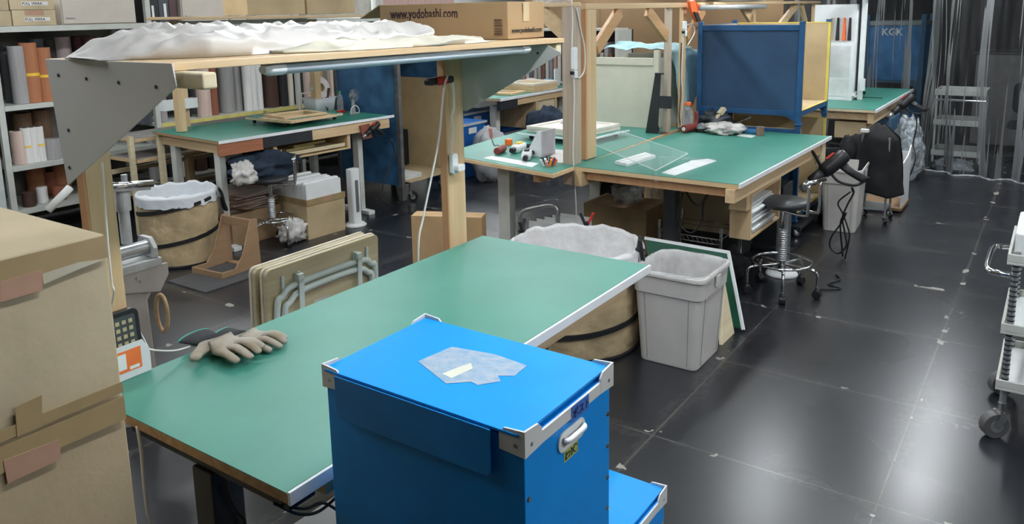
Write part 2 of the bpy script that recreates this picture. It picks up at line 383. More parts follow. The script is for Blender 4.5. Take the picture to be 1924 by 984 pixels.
# ---------------------------------------------------------------- blue containers
CORN = mat('corner_white', (.74, .74, .72), .4, var=.02)
def container(label, x0, x1, y0, y1, zt, zb, patch):
    t = thing('plastic_container', label, 'container', ((x0 + x1) / 2, (y0 + y1) / 2, zb))
    g = .006
    B().box(x0 + g, x1 - g, y0 + g, y1 - g, zb, zt - .024).obj('body', BLUE, t, bevel=.003)
    B().rrect([(x0 + .006, x1 - .009, y0 - .002, y1 - .006, zt - .0145, .008), (x0 + .006, x1 - .009, y0 - .002, y1 - .006, zt - .0085, .008)], .008).obj('lid', BLUE, t, bevel=.001)
    B().prism([(x0 + .045, y0 - .0025, zt - .0145), (x1 - .075, y0 - .0025, zt - .0145), (x1 - .075, y0 - .0025, zt - .103), (x1 - .085, y0 - .0025, zt - .112), (x0 + .055, y0 - .0025, zt - .112), (x0 + .045, y0 - .0025, zt - .10)], (0, -.004, 0)).obj('flap', mat('blue_flap', (.005, .25, .7), .4), t, bevel=.001)
    B().box(x1 - .0055, x1 - .0005, y0 + .03, y1 - .03, zt - .05, zt - .024).obj('rim_strip', CORN, t, bevel=.001)
    c = .058
    for sx, sy in ((0, 0), (0, 1), (1, 0), (1, 1)):
        X = x1 if sx else x0; Y = y1 if sy else y0; dx = -1 if sx else 1; dy = -1 if sy else 1
        zc = zt - .053; b_ = B(); e = .004
        # two sides and the raised lip of the corner guard
        b_.prism([(X, Y, zc), (X + dx * c, Y, zc + .004), (X + dx * c, Y, zt - .016), (X + dx * c * .8, Y, zt - .004), (X, Y, zt)], (0, dy * e, 0))
        b_.prism([(X, Y + dy * e, zc), (X, Y + dy * c, zc + .004), (X, Y + dy * c, zt - .016), (X, Y + dy * c * .8, zt - .004), (X, Y + dy * e, zt)], (dx * e, 0, 0))
        o = b_.obj('corner_guard', CORN, t)
        B().cyl((X + dx * .022, Y - dy * .001, zt - .033), (X + dx * .022, Y + dy * .002, zt - .033), .004, n=10).obj('rivet', STEEL, o)
        B().cyl((X - dx * .001, Y + dy * .022, zt - .033), (X + dx * .002, Y + dy * .022, zt - .033), .004, n=10).obj('rivet', STEEL, o)
    ym = (y0 + y1) / 2
    h = B().rrect([(-.052, .052, -.021, .021, 0, .018), (-.052, .052, -.021, .021, .004, .018), (-.046, .046, -.015, .015, .005, .014)], m=frame((0, 1, 0), (0, 0, 1), (x1 - .006, ym, zt - .088))).obj('handle', WHITE, t, bevel=.001)
    B().rrect([(-.036, .036, -.011, -.001, .0052, .005), (-.036, .036, -.011, -.001, .0058, .005)], m=frame((0, 1, 0), (0, 0, 1), (x1 - .006, ym, zt - .088))).obj('grip_slot', PGREY, h)
    B().tube([(x1, ym - .038, zt - .082), (x1 + .008, ym - .03, zt - .082), (x1 + .009, ym, zt - .082), (x1 + .008, ym + .03, zt - .082), (x1, ym + .038, zt - .082)], .006).obj('grip', WHITE, h, smooth=True)
    for yy in (y0 + .018, y1 - .016):
        for k in range(5):
            B().lathe([(.0065, 0), (.0065, .001), (.004, .003)], n=14).bm.free() if False else None
            B().cyl((x1 - .0061, yy, zt - .115 - .075 * k - (.03 if yy < ym else 0)), (x1 - .003, yy, zt - .115 - .075 * k - (.03 if yy < ym else 0)), .006, .004, n=14).obj('rivet', CHROME, t)
    return t
CB = container('tall bright blue plastic container with worn white label patch on its lid, in front', -1.275, -.742, 1.09, 1.435, 1.302, .70, True)
L_ = mat('torn_label', (.22, .36, .52), .7, col2=(.38, .44, .5), scale=45, bump=.3)
zt = 1.302 - .0082
B().prism([(-1.115, 1.225, zt), (-.995, 1.175, zt), (-.955, 1.21, zt), (-.935, 1.205, zt), (-.905, 1.245, zt), (-.925, 1.262, zt), (-.895, 1.28, zt), (-.9, 1.335, zt), (-.99, 1.345, zt), (-1.1, 1.325, zt)], (0, 0, .0006)).obj('torn_label', L_, CB)
B().prism([(-1.03, 1.205, zt + .0007), (-1.0, 1.2, zt + .0007), (-.99, 1.26, zt + .0007), (-1.01, 1.28, zt + .0007), (-1.02, 1.25, zt + .0007)], (0, 0, .0004)).obj('label_remnant', mat('label_remnant', (.62, .63, .52), .7), CB)
tp = B().box(-.7418, -.7412, 1.255, 1.325, 1.245, 1.277).obj('blue_tape', mat('blue_masking', (.06, .17, .55), .6), CB)
text('ポスト', .023, frame((0, 1, 0), (0, 0, 1), (-.7409, 1.259, 1.251)), mat('navy_ink', (.01, .02, .1), .6), CB, bold=.0003)
B().box(-.7478, -.7472, 1.235, 1.29, 1.165, 1.19).obj('sticker', mat('olive_sticker', (.42, .5, .16), .5), CB)
text('まつり', .02, frame((0, 1, 0), (0, 0, 1), (-.7468, 1.237, 1.170)), INK, CB, bold=.0006, sx=.55)
B().cyl((-.7471, 1.279, 1.178), (-.7465, 1.279, 1.178), .009, n=20).obj('ring_mark', INK, CB)
B().cyl((-.7466, 1.279, 1.178), (-.746, 1.279, 1.178), .0065, n=20).obj('ring_mark', MATS['olive_sticker'], CB)
C2 = container('lower bright blue container standing on the floor behind the tall one', -1.365, -.832, 1.58, 1.945, .702, .0, False)
B().prism([(-1.07, 1.70, .6942), (-.96, 1.70, .6942), (-.96, 1.82, .6942), (-1.07, 1.82, .6942)], (0, 0, .0005)).obj('paper_label', WHITE, C2)
C3 = container('blue container underneath the tall labelled one', -1.275, -.742, 1.09, 1.435, .699, .0, False)

# ---------------------------------------------------------------- stacked cardboard boxes, left foreground
def carton(name, label, x0, x1, y0, y1, z0, z1, m=CARD, group=None, tape=None, cat='box', rz=0, seam='x'):
    cx, cy = (x0 + x1) / 2, (y0 + y1) / 2
    t = thing(name, label, cat, (cx, cy, z0), rz, group)
    hx, hy, h = (x1 - x0) / 2, (y1 - y0) / 2, z1 - z0
    b_ = B().grid(lambda u, v: (0, 0, 0), 1, 1); b_.bm.free(); b_ = B()
    n = 5
    def loopz(z, k):
        P = []
        for i in range(n): P.append(V((-hx + 2 * hx * i / n, -hy - k * math.sin(math.pi * i / n), z)))
        for i in range(n): P.append(V((hx + k * math.sin(math.pi * i / n), -hy + 2 * hy * i / n, z)))
        for i in range(n): P.append(V((hx - 2 * hx * i / n, hy + k * math.sin(math.pi * i / n), z)))
        for i in range(n): P.append(V((-hx - k * math.sin(math.pi * i / n), hy - 2 * hy * i / n, z)))
        return P
    b_.loft([loopz(h * i / 4, .006 * math.sin(math.pi * i / 4)) for i in range(5)], True, True)
    b_.obj('box_body', m, t, local=True, bevel=.003)
    e = .0015
    if seam == 'x':
        B().box(-hx, hx, -.002, .002, h, h + e * .6).obj('flap_seam', TAPE, t, local=True)
        if tape:
            B().box(-hx - e, hx + e, -.03, .03, h, h + e).box(hx + .002, hx + .002 + e, -.03, .03, h - .09, h + e).obj('tape', tape, t, local=True)
    else:
        B().box(-.002, .002, -hy, hy, h, h + e * .6).obj('flap_seam', TAPE, t, local=True)
        if tape:
            B().box(-.03, .03, -hy - e, hy + e, h, h + e).box(-.03, .03, -hy - .002 - e, -hy - .002, h - .09, h + e).obj('tape', tape, t, local=True)
    return t
bt = carton('cardboard_box', 'large worn cardboard box on top of the stack at the left edge', -2.35, -1.6, .14, .82, 1.262, 1.613, CARDW)
bb = carton('cardboard_box', 'large cardboard box second from top, under the worn one at the left edge', -2.35, -1.6, .14, .82, .925, 1.261, CARD)
carton('cardboard_box', 'cardboard box at the foot of the left stack', -2.35, -1.6, .14, .82, .0, .924, CARD)
def strip(par, pts, m, name='tape'):
    B().prism(pts, (.0012, 0, 0)).obj(name, m, par)
xf = -1.592
strip(bt, [(xf, .145, 1.612), (xf, .818, 1.612), (xf, .818, 1.565), (xf, .145, 1.565)], TAPE)
strip(bt, [(xf, .145, 1.29), (xf, .818, 1.29), (xf, .818, 1.266), (xf, .145, 1.266)], TAPE)
strip(bb, [(xf, .145, 1.258), (xf, .818, 1.258), (xf, .818, 1.205), (xf, .145, 1.205)], TAPE)
def onface(px, py): p = atX(px, py, xf + .0015); return (xf + .0013, p.y, p.z)
def onface3(px, py): p = atX(px, py, xf + .0015); return (xf + .0003, p.y, p.z)
strip(bt, [onface(*p) for p in ((0, 530), (80, 505), (80, 545), (0, 568))], TAPEP)
strip(bt, [onface(*p) for p in ((28, 765), (78, 742), (80, 800), (32, 820))], TAPE)
strip(bb, [onface(*p) for p in ((6, 865), (112, 825), (114, 862), (14, 908))], TAPEP)
strip(bt, [onface3(*p) for p in ((80, 514), (150, 492), (200, 486), (150, 505), (82, 534))], mat('shiny_tape', (.5, .46, .34), .15), 'loose_tape')
# ---------------------------------------------------------------- shared builders
def crumple(name, label, cat, c, s, m, amp=.15, fr=3, seed=0, parent=None, n=18, flat=True, solidz=True, **k):
    """a crumpled soft lump resting on z = c.z (bottom), half sizes s"""
    b_ = B(); c = V(c); L = []
    off = V((seed * 3.7, seed * 1.3, seed * 2.1))
    for i in range(1, n):
        a = math.pi * i / n; lp = []
        for q in range(2 * n):
            t = math.pi * q / n
            d = V((math.sin(a) * math.cos(t), math.sin(a) * math.sin(t), -math.cos(a)))
            r = 1 + amp * (noise.noise(d * fr + off) + .6 * noise.noise(d * fr * 2.7 + off) + .4 * abs(noise.noise(d * fr * 6 + off)))
            p = V((d.x * s[0] * r, d.y * s[1] * r, d.z * s[2] * r))
            if flat: p.z = max(p.z, -s[2] * .8)
            lp.append(c + p + V((0, 0, s[2] * .8 if flat else s[2])))
        L.append(lp)
    b_.loft(L)
    o = b_.obj(name, m, parent, smooth=True)
    return o if parent is not None else tag(o, label, cat, k.get('group'))
def caster(par, x, y, r=.035, name='caster', top=.1, rot=0, tyre=None):
    m = Matrix.Translation((x, y, 0)) @ Matrix.Rotation(rot, 4, 'Z')
    P = lambda a, b, c: m @ V((a, b, c))
    w = r * .38
    o = B().cyl(P(r * .5, -w, r), P(r * .5, w, r), r, n=20).obj(name, tyre or BLACK, par, smooth=False, bevel=.003)
    B().cyl(P(r * .5, -w - .002, r), P(r * .5, w + .002, r), r * .5, n=16).obj('hub', STEEL, o)
    b_ = B(); b_.cyl(P(0, 0, r * 1.9), P(0, 0, top), r * .3, n=10)
    b_.bar(P(0, -w - .006, r * 2), P(r * .5, -w - .006, r), .003, r * .6); b_.bar(P(0, w + .006, r * 2), P(r * .5, w + .006, r), .003, r * .6)
    b_.bar(P(-r * .3, 0, r * 2.05), P(r * .5, 0, r * 2.05), w * 2 + .015, .004)
    b_.obj('fork', CHROME, o)
    return o
def fabric_bin(label, x, y, h, r0, r1, liner, rot=0, group=None, stripes=((.72, .16, 1.0), (.08, .12, 1.0))):
    t = thing('fabric_bin', label, 'bin', (x, y, 0), rot, group)
    n = 120
    def rad(z): return r0 + (r1 - r0) * z / h
    def loop(z, k=1):
        return [V(((rad(z) + k * (.014 * noise.noise(V((math.cos(a) * 3, math.sin(a) * 3, z * 6))) + .010 * abs(noise.noise(V((math.cos(a) * 6 + z * 9, math.sin(a) * 6, z * 14)))))) * math.cos(a), (rad(z) + k * (.014 * noise.noise(V((math.cos(a) * 3, math.sin(a) * 3, z * 6))) + .010 * abs(noise.noise(V((math.cos(a) * 6 + z * 9, math.sin(a) * 6, z * 14)))))) * math.sin(a), z)) for a in [2 * math.pi * i / n for i in range(n)]]
    B().loft([loop(h * i / 34, math.sin(math.pi * i / 34) ** .5) for i in range(35)], True, False).obj('canvas_side', TAN, t, smooth=True, solid=.004, local=True)
    pts = []; turns = 1.9
    for k in range(90):
        f = k / 89; a = 2 * math.pi * turns * f + .9; z = .02 + (h - .05) * f
        pts.append(V(((rad(z) + .010) * math.cos(a), (rad(z) + .010) * math.sin(a), z)))
    b_ = B(); L = []
    for p in pts:
        o = V((p.x, p.y, 0)).normalized()
        L.append([p + V((0, 0, -.017)), p + o * .008 + V((0, 0, -.015)), p + o * .008 + V((0, 0, .015)), p + V((0, 0, .017))])
    b_.loft(L).obj('spiral_band', FABRIC, t, local=True)
    B().tube([V(((r0 + .004) * math.cos(a), (r0 + .004) * math.sin(a), .012)) for a in [i * math.pi / 16 for i in range(32)]], .012, closed=True, smooth=False).obj('bottom_band', FABRIC, t, local=True)
    # liner: hangs inside, folded over the rim
    def lin(u, v):
        a = 2 * math.pi * u; rr = rad(h)
        w = noise.noise(V((math.cos(a) * 4, math.sin(a) * 4, v * 2))) * .5 + noise.noise(V((math.cos(a) * 11, math.sin(a) * 11, v * 3))) * .3
        if v < .62:
            f = v / .62; return V(((rr - .012 - (1 - f) * .05 + w * .03 * (1 - f)) * math.cos(a), (rr - .012 - (1 - f) * .05 + w * .03 * (1 - f)) * math.sin(a), h * .35 + f * (h * .65 + .02 + w * .05)))
        f = (v - .62) / .38
        return V(((rr + .016 * min(1, f * 5) + w * .012) * math.cos(a), (rr + .016 * min(1, f * 5) + w * .012) * math.sin(a), h + .016 - f * (.10 + w * .06) + w * .01))
    g = B().grid(lin, 72, 26); bmesh.ops.remove_doubles(g.bm, verts=g.bm.verts, dist=1e-5)
    g.obj('bag_liner', liner, t, smooth=True, local=True)
    B().lathe([(.01, h * .3), (rad(h * .4) * .8, h * .36), (rad(h * .4) * .9, h * .42)], cap0=True, cap1=False).obj('bag_bottom', liner, t, smooth=True, local=True)
    return t
def stool(label, x, y, hseat, rot=0, seat=True, ring=.19, back=True, group=None):
    t = thing('work_stool', label, 'stool', (x, y, 0), rot, group)
    R = .25
    for k in range(5):
        a = 2 * math.pi * k / 5 + .3
        c, s = math.cos(a), math.sin(a)
        B().tube([(c * .03, s * .03, .215), (c * .12, s * .12, .21), (c * (R - .03), s * (R - .03), .2), (c * R, s * R, .165), (c * R, s * R, .075)], .0105, n=10).obj('leg', CHROME, t, smooth=True, local=True)
        o = B().cyl(V((c * R, s * R, .031)) + V((-s, c, 0)) * .022, V((c * R, s * R, .031)) - V((-s, c, 0)) * .022, .031, n=20).obj('caster', BLACK, t, local=True, bevel=.004)
        B().ball((c * R, s * R, .055), .022, n=8).obj('caster_hood', BLACK, o, smooth=True, local=True)
    B().tube([(ring * math.cos(a), ring * math.sin(a), .235) for a in [i * math.pi / 16 for i in range(32)]], .009, closed=True, smooth=False).obj('foot_ring', CHROME, t, smooth=True, local=True)
    B().cyl((0, 0, .16), (0, 0, hseat * .62), .028, n=20).obj('column', CHROME, t, smooth=False, local=True)
    B().lathe([(.031 + (.003 if i % 2 else 0), .24 + i * .008) for i in range(int((hseat - .3) / .008 * .62))], n=20).obj('bellows', STEEL, t, local=True)
    B().cyl((0, 0, hseat * .6), (0, 0, hseat - .05), .016, n=16).obj('piston', CHROME, t, local=True)
    if seat:
        B().lathe([(.09, hseat - .05), (.155, hseat - .045), (.168, hseat - .03), (.168, hseat - .01), (.15, hseat + .004), (.05, hseat + .01)], n=36).obj('seat', mat('seat_vinyl', (.03, .033, .037), .38, var=.05), t, smooth=True, local=True)
    if back:
        b_ = B()
        for s in (-1, 1): b_.tube([(.04, s * .07, hseat - .06), (.2, s * .07, hseat - .07), (.225, s * .07, hseat - .03), (.225, s * .07, hseat + .16)], .011, n=8)
        b_.obj('back_bracket', CHROME, t, smooth=True, local=True)
        B().tube([(.225, -.13, hseat + .165), (.225, .13, hseat + .165)], .014, n=10).obj('back_bar', CHROME, t, smooth=True, local=True)
    return t
def heat_gun(label, at, mtx, s=1.0, hold=None):
    t = thing('heat_gun', label, 'heat gun', at)
    m = Matrix.Translation(V(at)) @ mtx.to_4x4() @ Matrix.Diagonal((s, s, s, 1))
    def T(b_): bmesh.ops.transform(b_.bm, matrix=m, verts=b_.bm.verts); return b_
    def lx(prof): # lathe about X
        b_ = B(); b_.loft([[V((x, r * math.cos(a), r * math.sin(a))) for a in [i * math.pi / 10 for i in range(20)]] for r, x in prof]); return T(b_)
    o = lx([(.028, -.075), (.038, -.06), (.04, -.02), (.04, .05), (.034, .075)]).obj('motor_body', BLACK, t, smooth=True)
    lx([(.03, .075), (.028, .15), (.024, .155)]).obj('barrel', BLACK, t, smooth=True)
    lx([(.0205, .155), (.0205, .215)]).obj('nozzle', STEEL, t, smooth=True)
    T(B().rrect([(-.045, .0, -.018, .018, -.03, .012), (-.05, -.012, -.017, .017, -.09, .012), (-.075, -.03, -.016, .016, -.15, .012), (-.085, -.045, -.016, .016, -.17, .012)], .012)).obj('grip', BLACK, t, smooth=True)
    T(B().tube([(.05, 0, -.035), (.045, 0, -.09), (.0, 0, -.15), (-.05, 0, -.165)], .007)).obj('guard', BLACK, t, smooth=True)
    T(B().box(-.03, .02, -.02, .02, .0385, .046)).obj('slide_switch', RED, t)
    return t
def cable(label, pts, r, m, name='power_cable', cat='cable', group=None, n=6):
    return tag(B().tube(pts, r, n=n).obj(name, m, smooth=True), label, cat, group)
WCORD = mat('white_cord', (.72, .7, .66), .45, var=.02)
BCORD = mat('black_cord', (.015, .015, .015), .45)

# ---------------------------------------------------------------- on and around the foreground bench
# pair of gloves: palm, four fingers and thumb each, grown as one skin
GLOVE = mat('glove_rubber', (.37, .35, .32), .7, col2=(.26, .21, .14), scale=14, bump=.2)
def glove(label, at, rz, flip=1, lift=0.0, seed=0):
    t = thing('work_glove', label, 'glove', at, rz, None)
    vs, es, rs = [], [], []
    def add(p, r, par=None):
        vs.append((p[0], p[1] * flip, p[2] + lift)); rs.append(r)
        if par is not None: es.append((par, len(vs) - 1))
        return len(vs) - 1
    a = add((0, 0, .016), .03); a2 = add((.035, 0, .018), .034, a)
    for y, ln, k, bend in ((-.036, .072, .0, .0), (-.012, .086, .0, .01), (.012, .08, .0, .018), (.034, .062, .0, .006)):
        q = add((.07, y * .95, .018), .0165, a2)
        q = add((.07 + ln * .35, y * 1.12, .022 + bend), .0122, q); q = add((.07 + ln * .75, y * 1.22, .017 + bend * .6), .0115, q); add((.07 + ln * 1.05, y * 1.26, .011), .0098, q)
    q = add((.012, -.036, .015), .018, a); q = add((.022, -.066, .015), .0155, q); add((.045, -.094, .013), .0125, q)
    me = bpy.data.meshes.new('palm'); me.from_pydata(vs, es, []); o = bpy.data.objects.new('palm', me); COL.objects.link(o); o.parent = t; ROOT[o.name] = ROOT[t.name]
    sk = o.modifiers.new('skin', 'SKIN'); sk.use_smooth_shade = True
    for v, r in zip(me.skin_vertices[0].data, rs): v.radius = (r * 1.12, r * .82)
    me.skin_vertices[0].data[0].use_root = True
    sb = o.modifiers.new('s', 'SUBSURF'); sb.levels = sb.render_levels = 2
    # bake the skin into a mesh of its own
    ev = o.evaluated_get(bpy.context.evaluated_depsgraph_get()); nm = bpy.data.meshes.new_from_object(ev)
    o.modifiers.clear(); o.data = nm; nm.materials.clear(); nm.materials.append(GLOVE)
    for p in nm.polygons: p.use_smooth = True
    B().loft([[V((x, (w * math.cos(q)) * flip, .017 + lift + hh * math.sin(q))) for q in [i * math.pi / 10 for i in range(20)]] for x, w, hh in ((.0, .034, .017), (-.03, .036, .016), (-.06, .043, .014), (-.075, .046, .013))]).obj('cuff', mat('knit_cuff', (.03, .032, .036), .9, bump=.3, bscale=150), t, smooth=True, local=True)
    B().loft([[V((x, (w * math.cos(q)) * flip, .017 + lift + hh * math.sin(q))) for q in [i * math.pi / 10 for i in range(20)]] for x, w, hh in ((-.0755, .047, .0135), (-.08, .047, .0135))]).obj('cuff_hem', mat('green_hem', (.05, .4, .3), .7), t, smooth=True, local=True)
    return t
for lab, w_, f_, lf in (('grey rubber palmed glove lying on the green bench top, its thumb towards the camera', (402, 648), (486, 673), .012), ('second grey glove on the bench top, farther right and tucked beneath the first', (452, 633), (538, 646), .0)):
    a_ = atZ(*w_, 1.018); c_ = atZ(*f_, 1.018); d_ = c_ - a_
    g_ = glove(lab, (a_.x, a_.y, 1.001), math.atan2(d_.y, d_.x), 1, lift=lf)
    k_ = d_.length / .165; g_.scale = (k_, k_, 1)
# clear storage box with a floodlight in it
bxp = atZ(288, 697, 1.001)
gx, gy = -2.195, 1.222
t = thing('storage_bin', 'translucent white storage box with an orange label at the corner of the bench', 'storage box', (gx - .06, gy - .08, 1.001))
MILK = see('milky_plastic', (.85, .87, .89), .75, .25, 0, 3, milk=.05)
def wallp(pts, nm='side_wall'): B().prism(pts[0], pts[1]).obj(nm, MILK, t)
x0, x1, y0, y1, zz = gx - .14, gx, gy - .17, gy, 1.002
wallp(([(x1, y0, zz), (x1, y1, zz), (x1, y1, zz + .07), (x1, y1 - .02, zz + .105), (x1, y0, zz + .105)], (-.002, 0, 0)), 'front_wall')
wallp(([(x0, y1, zz), (x1 - .003, y1, zz), (x1 - .003, y1, zz + .07), (x0 + .06, y1, zz + .16), (x0, y1, zz + .16)], (0, -.002, 0)))
wallp(([(x0, y0, zz), (x1 - .003, y0, zz), (x1 - .003, y0, zz + .07), (x0 + .06, y0, zz + .16), (x0, y0, zz + .16)], (0, .002, 0)))
wallp(([(x0, y0 + .003, zz), (x0, y1 - .003, zz), (x0, y1 - .003, zz + .16), (x0, y0 + .003, zz + .16)], (.002, 0, 0)), 'back_wall')
B().box(x0 + .003, x1 - .003, y0 + .003, y1 - .003, zz, zz + .002).obj('floor_panel', MILK, t)
OL = mat('orange_label', (.85, .2, .05), .5)
B().box(x1 + .0002, x1 + .0006, y0 + .01, y1 - .028, zz + .022, zz + .088).obj('label', OL, t)
B().box(x1 + .0007, x1 + .0010, y0 + .035, y1 - .075, zz + .032, zz + .08).obj('label_picture', WHITE, t)
B().box(x1 + .0007, x1 + .0010, y1 - .066, y1 - .036, zz + .026, zz + .036).obj('label_panel', WHITE, t)
t = thing('work_light', 'black rectangular LED work light standing in the storage box', 'work light', (gx - .1, gy - .09, 1.005))
mm = Matrix.Translation((-2.235, 1.16, 1.007)) @ Matrix.Rotation(math.radians(-3), 4, 'Y')
B().rrect([(-.06, .06, 0, .19, -.012, .02), (-.06, .06, 0, .19, .012, .02)], m=mm @ frame((0, 1, 0), (0, 0, 1), (0, 0, 0))).obj('housing', BLACK, t, bevel=.003)
B().rrect([(-.045, .045, .05, .175, .0125, .008), (-.045, .045, .05, .175, .0145, .008)], m=mm @ frame((0, 1, 0), (0, 0, 1), (0, 0, 0))).obj('lens', mat('grey_lens', (.06, .065, .07), .2), t)
g_ = B()
for i in range(4):
    for j in range(5): g_.box(-.036 + i * .02, -.024 + i * .02, .062 + j * .022, .074 + j * .022, .0146, .0155, mm @ frame((0, 1, 0), (0, 0, 1), (0, 0, 0)))
g_.obj('led_chips', mat('led_yellow', (.42, .38, .22), .4), t)

# white foam sheets piled on the overhead shelf
top = [(168, 97), (182, 84), (215, 68), (255, 56), (330, 52), (400, 50), (470, 50), (530, 52), (560, 46), (590, 43), (640, 46), (700, 46), (760, 48), (800, 56), (812, 70)]
prof = []
for px, py in top:
    p = atX(px, py, -2.12); prof.append((p.y, p.z))
def ptop(y):
    for (a, za), (b, zb) in zip(prof, prof[1:]):
        if a <= y <= b: return za + (zb - za) * (y - a) / max(1e-6, b - a)
    return prof[0][1] if y < prof[0][0] else prof[-1][1]
def sheet_pile(name, label, ya, yb, xa, xb, hk, seed, m):
    b_ = B(); L = []; n = 72; st = 130
    for i in range(st + 1):
        f = i / st; y = ya + (yb - ya) * f; base = zs(y) + .0015
        h = max(.006, (ptop(y) - base) * hk) * min(1, .25 + 6 * min(f, 1 - f))
        lp = []
        for k in range(n):
            a = 2 * math.pi * k / n; cx = (xa + xb) / 2 + .03 * noise.noise(V((y * 2, seed, 0))); w = (xb - xa) / 2 * (1 + .25 * noise.noise(V((y * 4, seed, a)))) * min(1, .35 + 4 * min(f, 1 - f))
            c, s = math.cos(a), math.sin(a)
            X = cx + w * (abs(c) ** .6) * (1 if c > 0 else -1)
            Z = (h * (abs(s) ** .45)) if s > 0 else 0
            q = V((X * 7, y * 5, seed)); rd = 1 - abs(noise.noise(q)) * 2
            q2 = V((X * 16 + y * 9, y * 11 - X * 6, seed + 5)); rd2 = 1 - abs(noise.noise(q2)) * 2
            q3 = V((X * 5 - y * 4, y * 3 + X * 9, seed + 9)); rd3 = 1 - abs(noise.noise(q3)) * 3
            Z = base + max(0, Z * (.62 + .18 * rd + .2 * rd2 + .3 * rd3) if s > .05 else Z)
            lp.append(V((X, y + .02 * noise.noise(V((a, y * 6, seed))), Z)))
        L.append(lp)
    return tag(b_.loft(L).obj(name, m, smooth=True), label, 'foam sheets')
sheet_pile('foam_sheets', 'crumpled pile of white foam wrapping sheets on the overhead shelf', prof[0][0], prof[-1][0], -2.42, -1.93, 1.0, 1.0, BUBBLE)
sheet_pile('foam_sheets', 'cream layer of creased sheets along the front edge of the overhead shelf', 1.55, 2.62, -2.05, -1.815, .40, 7.0, mat('cream_sheet', (.6, .57, .47), .45, bump=.25, bscale=8))

# printed shipping carton on the shelf
yb0 = zs(2.74) + .002
bxo = carton('cardboard_box', 'brown shipping carton printed with a web address, on the overhead shelf', -2.62, -1.9, 2.72, 3.0, zs(3.0) + .004, 2.088, mat('carton_brown', (.36, .24, .125), .8, var=.05, scale=4), seam='y')
YB = 2.72
p = atY(735, 35, YB - .001)
text('www.yodobashi.com', .06, frame((1, 0, 0), (0, 0, 1), (atY(735, 35, YB).x, YB - .0045, atY(735, 35, YB).z)), mat('maroon_ink', (.035, .012, .02), .7), bxo, bold=.0012, sx=(atY(868, 32, YB).x - atY(735, 35, YB).x) / .53)
text('www.yodobashi.com', .03, frame((0, 1, 0), (0, 0, 1), (-1.8945, 2.742, zs(3.0) + .03)), INK, bxo, bold=.0004, sx=.92)
b_ = B()
for z0, z1 in ((2.03, 2.037), (2.02, 2.024), (2.008, 2.015), (1.995, 2.0), (1.985, 1.99), (1.972, 1.981)): b_.box(-1.965, -1.925, YB - .0065, YB - .006, z0 - .02, z1 - .02)
b_.obj('printed_bars', mat('bar_ink', (.1, .06, .035), .7), bxo)
B().box(-1.893, -1.892, 2.825, 2.87, zs(3.0) + .075, 2.085).obj('tape', CARD2, bxo)
mflap = B().prism([(-2.62, YB, 2.086), (-2.62, YB, 2.09), (-2.75, YB, 2.03), (-2.745, YB, 2.027)], (0, .27, 0)).obj('open_flap', CARD, bxo)

# clamp lamp head, cords and power strip on the far post of the shelf
t = thing('bar_clamp', 'black and red bar clamp gripping the far post of the overhead shelf', 'clamp', (-2.26, 2.8, 1.74))
pc = atX(822, 151, -2.24)
B().rrect([(-.085, .085, -.016, .016, 0, .012), (-.085, .085, -.016, .016, .03, .012)], m=frame((0, 1, 0), (0, 0, 1), (-2.245, pc.y, pc.z))).obj('clamp_bar', BLACK, t, bevel=.003)
B().rrect([(-.035, .03, -.02, .02, .031, .012), (-.03, .025, -.015, .015, .045, .012)], m=frame((0, 1, 0), (0, 0, 1), (-2.245, pc.y, pc.z))).obj('grip_pad', RED, t, bevel=.002)
P = [atX(px, py, -2.2) for px, py in ((852, 150), (846, 142), (838, 148))]
cable('white cord hanging from the clamp down beside the far post to the floor', [atX(px, py, -2.2) + V((o, 0, 0)) for px, py, o in ((838, 142, .01), (828, 160, .02), (824, 200, .02), (818, 260, .02), (808, 330, .01), (795, 410, 0), (786, 470, -.0))] + [V((-2.26, 2.5, .6)), V((-2.28, 2.5, .01))], .0045, WCORD)
cable('white cord of the socket strip on the far post', [atX(px, py, -2.235) for px, py in ((838, 143), (847, 146), (852, 165), (853, 200), (849, 222), (851, 245), (848, 270), (848, 290))], .0045, WCORD)
t = thing('socket_strip', 'white socket strip with a plug hanging on the far post of the overhead shelf', 'power strip', tuple(atX(850, 325, -2.24)))
m_ = frame((0, 1, 0), (0, 0, 1), atX(849, 306, -2.256))
B().rrect([(-.02, .02, -.05, .045, 0, .012), (-.02, .02, -.05, .045, .022, .012)], m=m_).obj('socket_body', WHITE, t, bevel=.003)
B().rrect([(-.016, .035, -.035, -.005, .0225, .008), (-.016, .035, -.035, -.005, .05, .008)], m=m_).obj('plug', WHITE, t, bevel=.003)
cable('white cord running down behind the cardboard stack to the bench', [atX(px, py, -2.15) for px, py in ((192, 305), (197, 380), (203, 460), (210, 530), (214, 550))] + [V((-2.26, 1.15, 1.16)), V((-2.215, 1.21, 1.075)), V((-2.205, 1.30, 1.03)), V((-2.215, 1.40, 1.005)), V((-2.26, 1.43, .9)), V((-2.26, 1.43, .5)), V((-2.3, 1.5, .01))], .003, WCORD)
cable('beige cord hanging to the floor below the left end of the foreground bench', [atX(px, py, -1.95) for px, py in ((258, 800), (266, 850), (270, 900), (277, 960), (285, 1000))] + [V((-1.9, 1.0, .4)), V((-1.9, 1.05, .01))], .005, WCORD)
cable('thin black cable hanging beside the black bench leg', [atX(px, py, -1.7) for px, py in ((424, 895), (430, 930), (445, 960), (460, 990))] + [V((-1.8, 1.16, .5)), V((-1.85, 1.1, .012))], .005, BCORD)
cable('black power cables looped under the near corner of the bench', [atX(px, py, -1.45) for px, py in ((515, 945), (560, 965), (600, 960), (640, 925), (650, 910))], .004, BCORD)
cable('second loop of black cable under the near corner of the bench', [atX(px, py, -1.46) for px, py in ((530, 950), (575, 955), (610, 945), (655, 975), (668, 990))], .004, BCORD)
